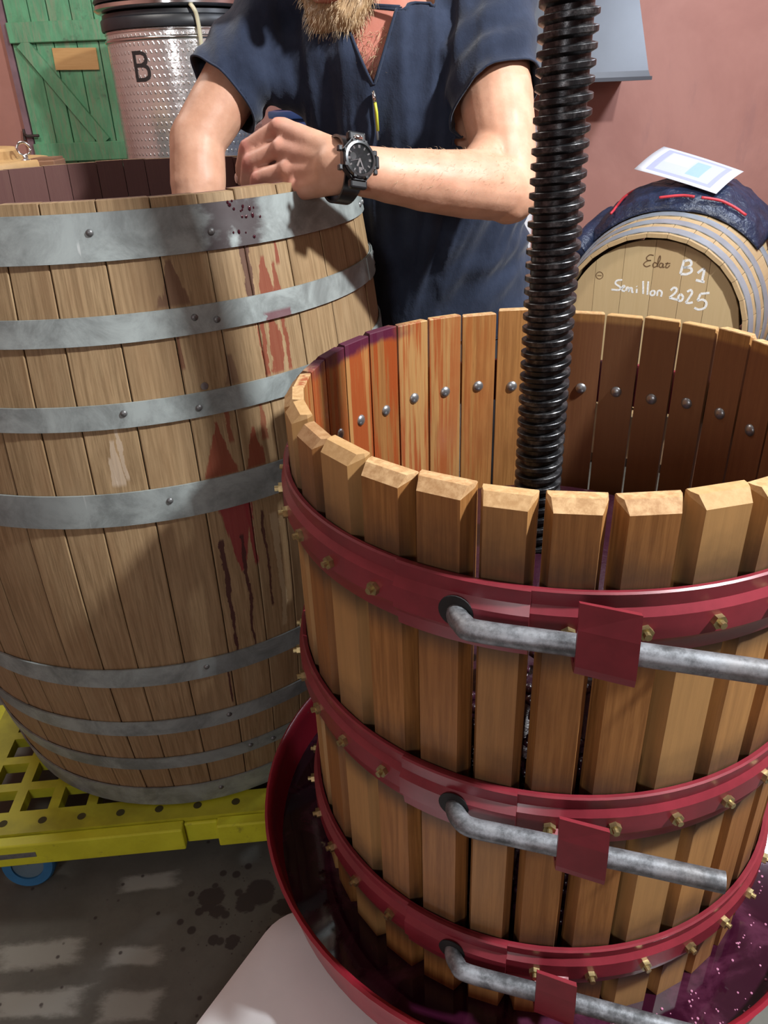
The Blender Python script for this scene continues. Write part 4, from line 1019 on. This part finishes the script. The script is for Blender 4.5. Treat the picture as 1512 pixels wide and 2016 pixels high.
# legs
for s,fx,fy in ((-1,0.115,1.68),(1,0.305,1.64)):
    hip=V3(0.165+s*0.09,1.635,0.87); kn=V3((hip.x+fx)/2+s*0.012,1.615,0.48); an=V3(fx,fy,0.10)
    cone(bm,hip,kn,0.088,0.060); cone(bm,kn,kn.lerp(an,0.4),0.057,0.056); cone(bm,kn.lerp(an,0.35),an,0.055,0.038); cone(bm,an,V3(fx,fy-0.13,0.045),0.042,0.034)
bm=fuse(bm,0.0036,5,0.5)
# creases over the knuckles and forearm muscle/tendon relief
for v in bm.verts:
    if v.co.z>0.95: v.normal_update(); v.co+=v.normal*(0.0010*MN.noise(v.co*38)+0.0012*MN.noise(v.co*16))
def mat_skin():
    k=M('skin',rough=0.5,spec=0.4); v=k.co('Object'); n=k.noise(v,26,5,0.6); n2=k.noise(v,150,3); n3=k.noise(v,7,3)
    c=k.mix(k.ss(n,0.3,0.7),(0.48,0.25,0.158),(0.58,0.325,0.218)); c=k.mix(k.mth('MULTIPLY',k.ss(n3,0.5,0.75),0.5),c,(0.55,0.235,0.165))
    # redder knuckles
    kk=None
    for p in KN+PIPJ:
        q=p-Vector(person.location); d=k.nd('ShaderNodeVectorMath',operation='DISTANCE'); k.set(d.inputs[0],v); d.inputs[1].default_value=q
        m=k.ss(d.outputs['Value'],0.019,0.006); kk=m if kk is None else k.mth('MAXIMUM',kk,m)
    dh=k.nd('ShaderNodeVectorMath',operation='DISTANCE'); k.set(dh.inputs[0],v); dh.inputs[1].default_value=(KN[1]+PIPJ[2])*0.5-Vector(person.location)
    c=k.mix(k.mth('MULTIPLY',k.ss(dh.outputs['Value'],0.10,0.05),0.4),c,(0.55,0.25,0.20))
    c=k.mix(k.mth('MULTIPLY',kk,0.7),c,(0.52,0.15,0.125)); 
    x_,y_,z_=k.xyz(v); chest=k.mth('MULTIPLY',k.mth('MULTIPLY',k.ss(z_,1.29,1.32),k.ss(z_,1.47,1.44)),k.ss(k.mth('ABSOLUTE',k.mth('SUBTRACT',x_,-0.145)),0.10,0.07))
    c=k.mix(k.mth('MULTIPLY',chest,0.8),c,(0.42,0.135,0.10)); k.base(c)
    k.b.inputs['Subsurface Weight'].default_value=0.12; k.b.inputs['Subsurface Radius'].default_value=(0.01,0.004,0.002); k.b.inputs['Subsurface Scale'].default_value=0.4
    k.bump(k.mth('ADD',n2,k.mth('MULTIPLY',n,0.7)),0.22,0.0012); return k.m
SKIN=mat_skin()
build('body',bm,SKIN,person,smooth=True)
# finger nails
NAIL=M('finger_nail',(0.68,0.42,0.34),0.25).m
for i in range(4):
    t=(TIP[i]-DIPJ[i]).normalized(); up=(V3(-0.75,-0.45,0.2)-t*V3(-0.75,-0.45,0.2).dot(t)).normalized(); sd=t.cross(up)
    bm=bmesh.new(); ell(bm,DIPJ[i].lerp(TIP[i],0.8)+up*FR[i]*0.66,(sd,t,up),(0.0058,0.0075,0.0022)); build('finger_nail',bm,NAIL,person,smooth=True)
# eyes and hair (above the frame)
for s in (-1,1):
    bm=bmesh.new(); ell(bm,hp(s*0.033,0.082,0.014),(hs,hf,hu),(0.012,0.010,0.009)); build('eye',bm,M('eye_white',(0.6,0.55,0.5),0.2).m,person,smooth=True)
HAIRC=M('sandy_hair',(0.36,0.22,0.10),0.45)
hv=HAIRC.co('Object'); hn=HAIRC.noise(HAIRC.map(hv,(1,1,1)),180,4); HAIRC.base(HAIRC.mix(hn,(0.20,0.105,0.045),(0.50,0.34,0.18))); HAIR=HAIRC.m
bm=bmesh.new(); ell(bm,hp(0,-0.022,0.042),(hs,hf,hu),(0.084,0.102,0.092))
for v in bm.verts: v.co+=(v.co-headc).normalized()*0.006*MN.noise(v.co*60)
rh=random.Random(31); hverts=[]
while len(hverts)<2400:
    d=V3(rh.gauss(0,1),rh.gauss(0,1),rh.gauss(0,1)).normalized()
    if d.z>-0.05 and not (d.y>0.75 and d.z<0.25): hverts.append((hp(d.x*0.083,-0.022+d.y*0.101,0.042+d.z*0.091),(hs*d.x+hf*d.y+hu*d.z)*0.55))
hairo=build('hair',bm,HAIR,person,smooth=True)
# beard: shaped mass plus strands
bm=bmesh.new()
ell(bm,hp(0,0.062,-0.104),(hs,hf,hu),(0.043,0.036,0.034))
for s in (-1,1):
    cone(bm,hp(s*0.020,0.072,-0.100),hp(s*0.058,0.030,-0.066),0.030,0.020); cone(bm,hp(s*0.058,0.030,-0.066),hp(s*0.073,0.0,-0.010),0.019,0.010)
cone(bm,hp(-0.034,0.083,-0.047),hp(0.034,0.083,-0.047),0.009,0.009)
bm=fuse(bm,0.004,4,0.5)
for v in bm.verts: v.normal_update(); v.co+=v.normal*(0.003*MN.noise(v.co*70)+0.002*MN.noise(v.co*150))
bverts=[(v.co.copy(),v.normal.copy()) for v in bm.verts]
beard=build('beard',bm,HAIR,person,smooth=True)
def strands(name,pts,parent,mat,L,thick,down,seed,n,curl=0.35):
    rr=random.Random(seed); bm=bmesh.new()
    for _ in range(n):
        p,nrm=rr.choice(pts); l=L*rr.uniform(0.5,1.25); d=(nrm*0.75+down*0.9+V3(rr.uniform(-1,1),rr.uniform(-1,1),rr.uniform(-1,1))*curl).normalized()
        d2=(d*0.4+down+V3(rr.uniform(-1,1),rr.uniform(-1,1),rr.uniform(-1,1))*curl).normalized()
        a=p-nrm*0.002; b=a+d*l*0.5; c=b+d2*l*0.5; sd=d.cross(V3(rr.uniform(-1,1),rr.uniform(-1,1),0.3)).normalized()
        sd2=d.cross(sd).normalized(); ring=[]
        for q,t in ((a,1.0),(b,0.8),(c,0.15)):
            ring.append([bm.verts.new(q+(sd*math.cos(2*PI*k/3)+sd2*math.sin(2*PI*k/3))*thick*t) for k in range(3)])
        for A,B in zip(ring,ring[1:]):
            for k in range(3): bm.faces.new((A[k],A[(k+1)%3],B[(k+1)%3],B[k]))
    o=build(name,bm,mat,parent,smooth=True); o['kind']='stuff'; return o
HAIR2=M('blond_strand',(0.55,0.40,0.24),0.4).m
strands('hair_strands',hverts,hairo,HAIR2,0.026,0.0008,-hf*0.9-hu*0.1,15,3400,0.25)
strands('beard_strands',bverts,beard,HAIR2,0.017,0.00042,V3(-0.2,-0.35,-0.9),5,2600)

# ---- shirt
bm=bmesh.new(); torso(bm,0.006)
RSL=Rsh.lerp(Rel,0.66); LSL=Lsh.lerp(Lel,0.50)
cone(bm,V3(0.10,1.535,1.42),Lsh+V3(0.004,0,0.006),0.066,0.072); cone(bm,Lsh+V3(0.004,0,0.004),Lsh.lerp(Lel,0.72),0.072,0.071)
cone(bm,V3(-0.06,1.56,1.425),Rsh+V3(-0.004,0,0.006),0.064,0.070); cone(bm,Rsh,Rsh.lerp(Rel,0.86),0.070,0.066)
cone(bm,V3(0.11,1.50,1.36),Lsh.lerp(Lel,0.35),0.07,0.060); cone(bm,V3(-0.06,1.53,1.33),Rsh.lerp(Rel,0.35),0.07,0.055)
bm=fuse(bm,0.0058,10,0.5)
rdir=(Rel-Rsh).normalized(); ldir=(Lel-Lsh).normalized()
APEX=V3(0.010,1.41,1.318)
for v in bm.verts:
    p=v.co; v.normal_update(); n=v.normal.copy(); d=0.0
    # drag folds running from the shoulders towards the belly
    w1=MN.noise(((p.x*1.0+p.z*0.45)*24,p.y*6,p.z*5)); w2=MN.noise(((p.x-p.z*0.35)*20+5,p.y*6,p.z*4+3))
    u=(p.x-APEX.x); q=math.atan2(u,p.z-0.62)            # fan of drag folds between belly and shoulders
    f1=MN.noise((q*19,p.z*2.6,1.3)); f2=MN.noise((q*36,p.z*3.5,6.1))
    d+=(0.016*(0.35-abs(f1))+0.005*f2)*(1 if n.y<0.3 else 0.4)*min(1,max(0,(p.z-0.9)*5))+0.004*w2
    tr=(p-Rsh).dot(rdir); tl=(p-Lsh).dot(ldir)
    if tr>0.02 and p.x<-0.10: d+=0.0045*math.sin(((p-Rsh).dot(V3(0.6,-0.5,0.3)))*95+3*MN.noise(p*10))
    if tl>0.0 and p.x>0.12: d+=0.0030*math.sin((p.z*0.8-p.x*0.6+p.y*0.5)*110+4*MN.noise(p*9))
    v.co+=n*d
def in_torso(c):
    for (c0,w0,d0),(c1,w1_,d1) in zip(SPINE,SPINE[1:]):
        if c0.z<=c.z<=c1.z:
            t=(c.z-c0.z)/(c1.z-c0.z); cc=c0.lerp(c1,t); return ((c.x-cc.x)/(w0+(w1_-w0)*t+0.022))**2+((c.y-cc.y)/(d0+(d1-d0)*t+0.020))**2<1
    return False
def cutoff(bm,co,no,sel):
    fs=[f for f in bm.faces if sel(f.calc_center_median())]
    es={e for f in fs for e in f.edges}; vs={v for f in fs for v in f.verts}
    bmesh.ops.bisect_plane(bm,geom=list(vs)+list(es)+fs,dist=1e-5,plane_co=co,plane_no=no,clear_outer=True)
cutoff(bm,RSL,(rdir+V3(-0.15,-0.1,0.10)).normalized(),lambda c:(c-Rsh).dot(rdir)>0.05 and (c-Rsh-rdir*(c-Rsh).dot(rdir)).length<0.10 and c.x<-0.155)
cutoff(bm,LSL,(ldir+V3(0.30,0,0.15)).normalized(),lambda c:(c-Lsh).dot(ldir)>0.10 and (c-Lsh-ldir*(c-Lsh).dot(ldir)).length<0.083 and c.y<1.455 and c.x>0.132 and not in_torso(c))
cutoff(bm,V3(0,0,0.875),V3(0,0,-1),lambda c:c.z<0.93)
# V opening at the neck
PRt=V3(0.064,1.47,1.462); PLt=V3(-0.052,1.47,1.462)
nf=V3(0.05,1.0,0.25)
n1=(PRt-APEX).cross(nf).normalized(); n1=n1 if n1.x>0 else -n1      # points to +x
n2=(PLt-APEX).cross(nf).normalized(); n2=n2 if n2.x<0 else -n2
front=lambda c:c.y<1.56 and c.z>APEX.z-0.02 and abs(c.x)<0.2
for nn in (n1,n2):
    fs=[f for f in bm.faces if front(f.calc_center_median())]; es={e for f in fs for e in f.edges}; vs={v for f in fs for v in f.verts}
    bmesh.ops.bisect_plane(bm,geom=list(vs)+list(es)+fs,dist=1e-5,plane_co=APEX,plane_no=nn)
dl=[f for f in bm.faces if front(f.calc_center_median()) and (f.calc_center_median()-APEX).dot(n1)<0 and (f.calc_center_median()-APEX).dot(n2)<0]
bmesh.ops.delete(bm,geom=dl,context='FACES')
cutoff(bm,V3(0.03,1.535,1.462),V3(0,-0.35,1).normalized(),lambda c:c.z>1.43 and abs(c.x-0.025)<0.085)
def mat_shirt():
    k=M('navy_cotton',rough=0.85,spec=0.15); v=k.co('Object'); n=k.noise(v,12,5,0.65); w=k.noise(v,420,2); n3=k.noise(k.map(v,(1,1,0.55)),30,4,0.6)
    k.base(k.mix(k.ss(n,0.3,0.7),(0.013,0.0185,0.036),(0.024,0.033,0.060))); k.b.inputs['Sheen Weight'].default_value=0.15
    k.bump(k.mth('ADD',k.mth('MULTIPLY',w,0.25),k.mth('MULTIPLY',n3,2.0)),0.35,0.0035); return k.m
SHIRT=mat_shirt()
vedge=[]
for e in bm.edges:
    if len(e.link_faces)==1:
        c=(e.verts[0].co+e.verts[1].co)/2
shirt=build('shirt',bm,SHIRT,person,smooth=True); md=shirt.modifiers.new('thick','SOLIDIFY'); md.thickness=0.0022; md.offset=-1
# hems and zip placket edges as thin tubes sitting on the cut edges
me=shirt.data; cnt={}
for p in me.polygons:
    for k_ in p.edge_keys: cnt[k_]=cnt.get(k_,0)+1
be=[k_ for k_,c_ in cnt.items() if c_==1]; off=Vector(person.location)
adj={}
for a_,b_ in be: adj.setdefault(a_,[]).append(b_); adj.setdefault(b_,[]).append(a_)
seen=set(); loops=[]
for s0 in adj:
    if s0 in seen: continue
    path=[s0]; seen.add(s0); cur=s0
    while True:
        nx=[q for q in adj[cur] if q not in seen]
        if not nx: break
        cur=nx[0]; seen.add(cur); path.append(cur)
    if len(path)>14: loops.append([me.vertices[i].co+off for i in path])
for lp in loops:
    mid=sum(lp,Vector())/len(lp)
    kd='collar' if mid.z>1.36 and abs(mid.x-0.01)<0.08 else 'hem'
    pts=[(lp[i-1]+lp[i]+lp[(i+1)%len(lp)])/3 for i in range(0,len(lp),2)]; pts.append(pts[0])
    if kd=='collar': pts=pts
    bm=bmesh.new(); tube(bm,pts,0.0026 if kd=='collar' else 0.0019,8,cap=False); build(kd,bm,SHIRT,shirt,smooth=True)
# zip with yellow pull
ZIPM=plain('zip_steel',(0.35,0.36,0.38),0.3,0.8)
def on_front(x,z):
    best=None
    for v in me.vertices:
        c=v.co+off
        if abs(c.x-x)<0.007 and abs(c.z-z)<0.007 and c.y<1.55 and (best is None or c.y<best): best=c.y
    return (best if best is not None else 1.41)-0.003
zx=APEX.x
bm=bmesh.new(); tube(bm,[(zx+0.001*i,on_front(zx+0.001*i,APEX.z-0.006-0.014*i)-0.0005,APEX.z-0.006-0.014*i) for i in range(6)],0.0022,6); build('zip',bm,ZIPM,shirt,smooth=True)
bm=bmesh.new(); y0=on_front(zx,APEX.z-0.012)
tube(bm,[(zx,y0-0.004,APEX.z-0.004),(zx+0.002,y0-0.008,APEX.z-0.02)],0.0035,8); build('zip_slider',bm,CHR,shirt,smooth=True)
bm=bmesh.new(); y1=on_front(zx+0.004,APEX.z-0.045); tube(bm,[(zx+0.002,y0-0.008,APEX.z-0.02),(zx+0.004,min(y0,y1)-0.006,APEX.z-0.035),(zx+0.005,min(y0,y1)-0.005,APEX.z-0.062)],0.0024,8); build('zip_cord',bm,plain('yellow_cord',(0.50,0.50,0.04),0.5),shirt,smooth=True)
# chest hair
ch=[]
rc=random.Random(6)
for f in person.children:
    if f.name.startswith('body'):
        for v in f.data.vertices:
            c=v.co+off
            if 1.33<c.z<1.405 and abs(c.x-0.012)<0.030*(c.z-1.30)/0.1+0.006 and c.y<1.5: ch.append((c.copy(),v.normal.copy()))
            
if ch: strands('chest_hair',ch,person,HAIR2,0.022,0.00035,V3(0.1,-0.15,-0.8),9,170,0.8)
# fine arm hair
ah=[]
for f in person.children:
    if f.name.startswith('body'):
        for v in f.data.vertices:
            c=v.co+off; t=(c-Lel).dot((Lwr-Lel).normalized())
            if 0.02<t<0.235 and (c-Lel-(Lwr-Lel).normalized()*t).length<0.06 and v.normal.z>-0.2: ah.append((c.copy(),v.normal.copy()))
if ah: strands('arm_hair',ah,person,HAIR2,0.011,0.00018,V3(-0.8,-0.1,-0.3),10,700,0.6)
# ---- trousers and shoes
TR=plain('dark_trousers',(0.02,0.022,0.028),0.9,0,0.2,20)
bm=bmesh.new(); loft(bm,[(V3(0.165,1.627,0.80),V3(0.182,0,0),V3(0,0.128,0)),(V3(0.165,1.627,0.90),V3(0.178,0,0),V3(0,0.126,0))])
for s,fx,fy in ((-1,0.115,1.68),(1,0.305,1.64)):
    hip=V3(0.165+s*0.09,1.635,0.85); kn=V3((hip.x+fx)/2+s*0.012,1.615,0.48); an=V3(fx,fy,0.11)
    cone(bm,hip,kn,0.098,0.074); cone(bm,kn,an,0.073,0.060)
bm=fuse(bm,0.008,6,0.5)
for v in bm.verts: v.normal_update(); v.co+=v.normal*0.004*MN.noise(v.co*14)
build('trousers',bm,TR,person,smooth=True)
for fx,fy in ((0.115,1.68),(0.305,1.64)):
    bm=bmesh.new(); loft(bm,[(V3(fx,fy-0.05,0.002),V3(0.050,0,0),V3(0,0.155,0)),(V3(fx,fy-0.05,0.04),V3(0.052,0,0),V3(0,0.158,0)),(V3(fx,fy-0.035,0.085),V3(0.046,0,0),V3(0,0.13,0)),(V3(fx,fy+0.02,0.15),V3(0.052,0,0),V3(0,0.062,0))]); build('shoe',bm,BLK,person,smooth=True)

# ---------------------------------------------------------------- wristwatch
wax=(Lwr-Lel).normalized(); wc=V3(-0.040,1.159,1.2195)
wn=V3(-0.03,-0.88,0.34); wn=(wn-wax*wn.dot(wax)).normalized(); wt=wax.cross(wn).normalized()     # wn out of the dial, wt along the strap
wt=wt if wt.z>0 else -wt
watch=thing('wristwatch',tuple(wc),'chunky black wristwatch with a grey dial on the wrist','watch')
WB=plain('watch_black_resin',(0.012,0.013,0.015),0.28,0.1,0.2,40); WG=plain('watch_gunmetal',(0.10,0.105,0.11),0.22,0.8,0.2,60)
RW_=0.0405
WM=Matrix((( -wax.x,wt.x,wn.x,0),(-wax.y,wt.y,wn.y,0),(-wax.z,wt.z,wn.z,0),(0,0,0,1)))      # local x towards the elbow, y up the strap, z out of the dial
WM.translation=wc
def wbuild(name,bm,mat,par=watch,**kw):
    bmesh.ops.transform(bm,matrix=WM,verts=bm.verts); return build(name,bm,mat,par,**kw)
# strap loop
bm=bmesh.new(); n=48; R1=[]; 
for i in range(n):
    a=2*PI*i/n; r=RW_; w=0.0115+0.003*max(0,math.cos(a-PI/2))if False else 0.0115+0.0035*max(0.0,math.sin(a))**2
    R1.append([bm.verts.new((x*w,math.cos(a)*(r+h)*1.0,math.sin(a)*(r+h)*0.93-0.001)) for x,h in ((-1,0),(-1,0.0035),(1,0.0035),(1,0))])
for i in range(n):
    A,B=R1[i],R1[(i+1)%n]
    for k in range(4): bm.faces.new((A[k],A[(k+1)%4],B[(k+1)%4],B[k]))
wbuild('strap',bm,WB,smooth=True,edge=40)
zc_=RW_*0.93+0.006
bm=bmesh.new()
oct_=[(0.026*math.cos(R(22.5+45*i))*(1.0),0.0285*math.sin(R(22.5+45*i))) for i in range(8)]
prism(bm,oct_,lambda x,y:V3(x*0.92,y*0.92,zc_-0.006),lambda x,y:V3(x,y,zc_+0.006)); bevel(bm,0.002,2,20); wbuild('case',bm,WB,smooth=True,edge=30)
bm=bmesh.new(); lathe(bm,[(0.0185,zc_+0.0055),(0.0235,zc_+0.0055),(0.0245,zc_+0.0075),(0.0225,zc_+0.0100),(0.0195,zc_+0.0105),(0.0185,zc_+0.0085)],40,closed_prof=True); bz=wbuild('bezel',bm,WG,smooth=True,edge=30)
for i in range(8):
    a=R(22.5+45*i); bm=bmesh.new(); box(bm,(0.0232*math.cos(a),0.0232*math.sin(a),zc_+0.0082),(0.004,0.004,0.0036),None); wbuild('bezel_stud',bm,WB,bz)
bm=bmesh.new(); lathe(bm,[(0.0002,zc_+0.0065),(0.0188,zc_+0.0065),(0.0188,zc_+0.0058),(0.0002,zc_+0.0058)],36); dial=wbuild('dial',bm,plain('dial_grey',(0.05,0.058,0.065),0.35,0.3,0.3,120))
INDX=plain('dial_silver',(0.6,0.62,0.64),0.3,0.6)
for i in range(12):
    a=R(30*i); bm=bmesh.new(); Mi=Matrix.Rotation(-a,4,'Z'); box(bm,(0,0.0158,zc_+0.0070),(0.0018 if i%3 else 0.003,0.0036,0.0008),Mi); wbuild('hour_mark',bm,INDX,dial)
for (a,l,w) in ((205,0.0115,0.0024),(158,0.0145,0.0018),(255,0.015,0.0007)):
    bm=bmesh.new(); box(bm,(0,l/2-0.001,zc_+0.0078),(w,l,0.0006),Matrix.Rotation(-R(a),4,'Z')); wbuild('watch_hand',bm,INDX,dial)
bm=bmesh.new(); box(bm,(0.001,-0.0118,zc_+0.0069),(0.0052,0.0036,0.0006)); wbuild('date_window',bm,INDX,dial)
bm=bmesh.new(); lathe(bm,[(0.0002,zc_+0.0070),(0.0046,zc_+0.0070),(0.0046,zc_+0.0064)],20,c=(-0.0095,0.003,0)); wbuild('sub_dial',bm,plain('subdial',(0.16,0.18,0.19),0.3),dial)
gl=M('watch_glass',(1,1,1),0.02,0,0.5); gl.b.inputs['Transmission Weight'].default_value=1.0; gl.b.inputs['IOR'].default_value=1.04
bm=bmesh.new(); lathe(bm,[(0.0190,zc_+0.0084),(0.0188,zc_+0.0095),(0.010,zc_+0.0100),(0.0002,zc_+0.0101)],36); wbuild('crystal',bm,gl.m,smooth=True)
for (x,y) in ((0.0265,0.012),(0.0265,-0.012),(-0.0265,0.012),(-0.0265,-0.012)):
    bm=bmesh.new(); box(bm,(x,y,zc_+0.001),(0.006,0.007,0.007)); bevel(bm,0.0012,2); wbuild('button',bm,WG)
bm=bmesh.new(); box(bm,(0.0285,0,zc_+0.001),(0.006,0.017,0.011)); bevel(bm,0.002,2); wbuild('crown_guard',bm,WB)
for y in (0.030,-0.030):
    bm=bmesh.new(); box(bm,(0,y,zc_-0.001),(0.026,0.012,0.010)); bevel(bm,0.0025,2); wbuild('strap_lug',bm,WB)
bm=bmesh.new(); ell(bm,V3(0,0.0275,zc_+0.0055),(V3(1,0,0),V3(0,1,0),V3(0,0,1)),(0.0068,0.004,0.003)); wbuild('front_button',bm,CHR,smooth=True)
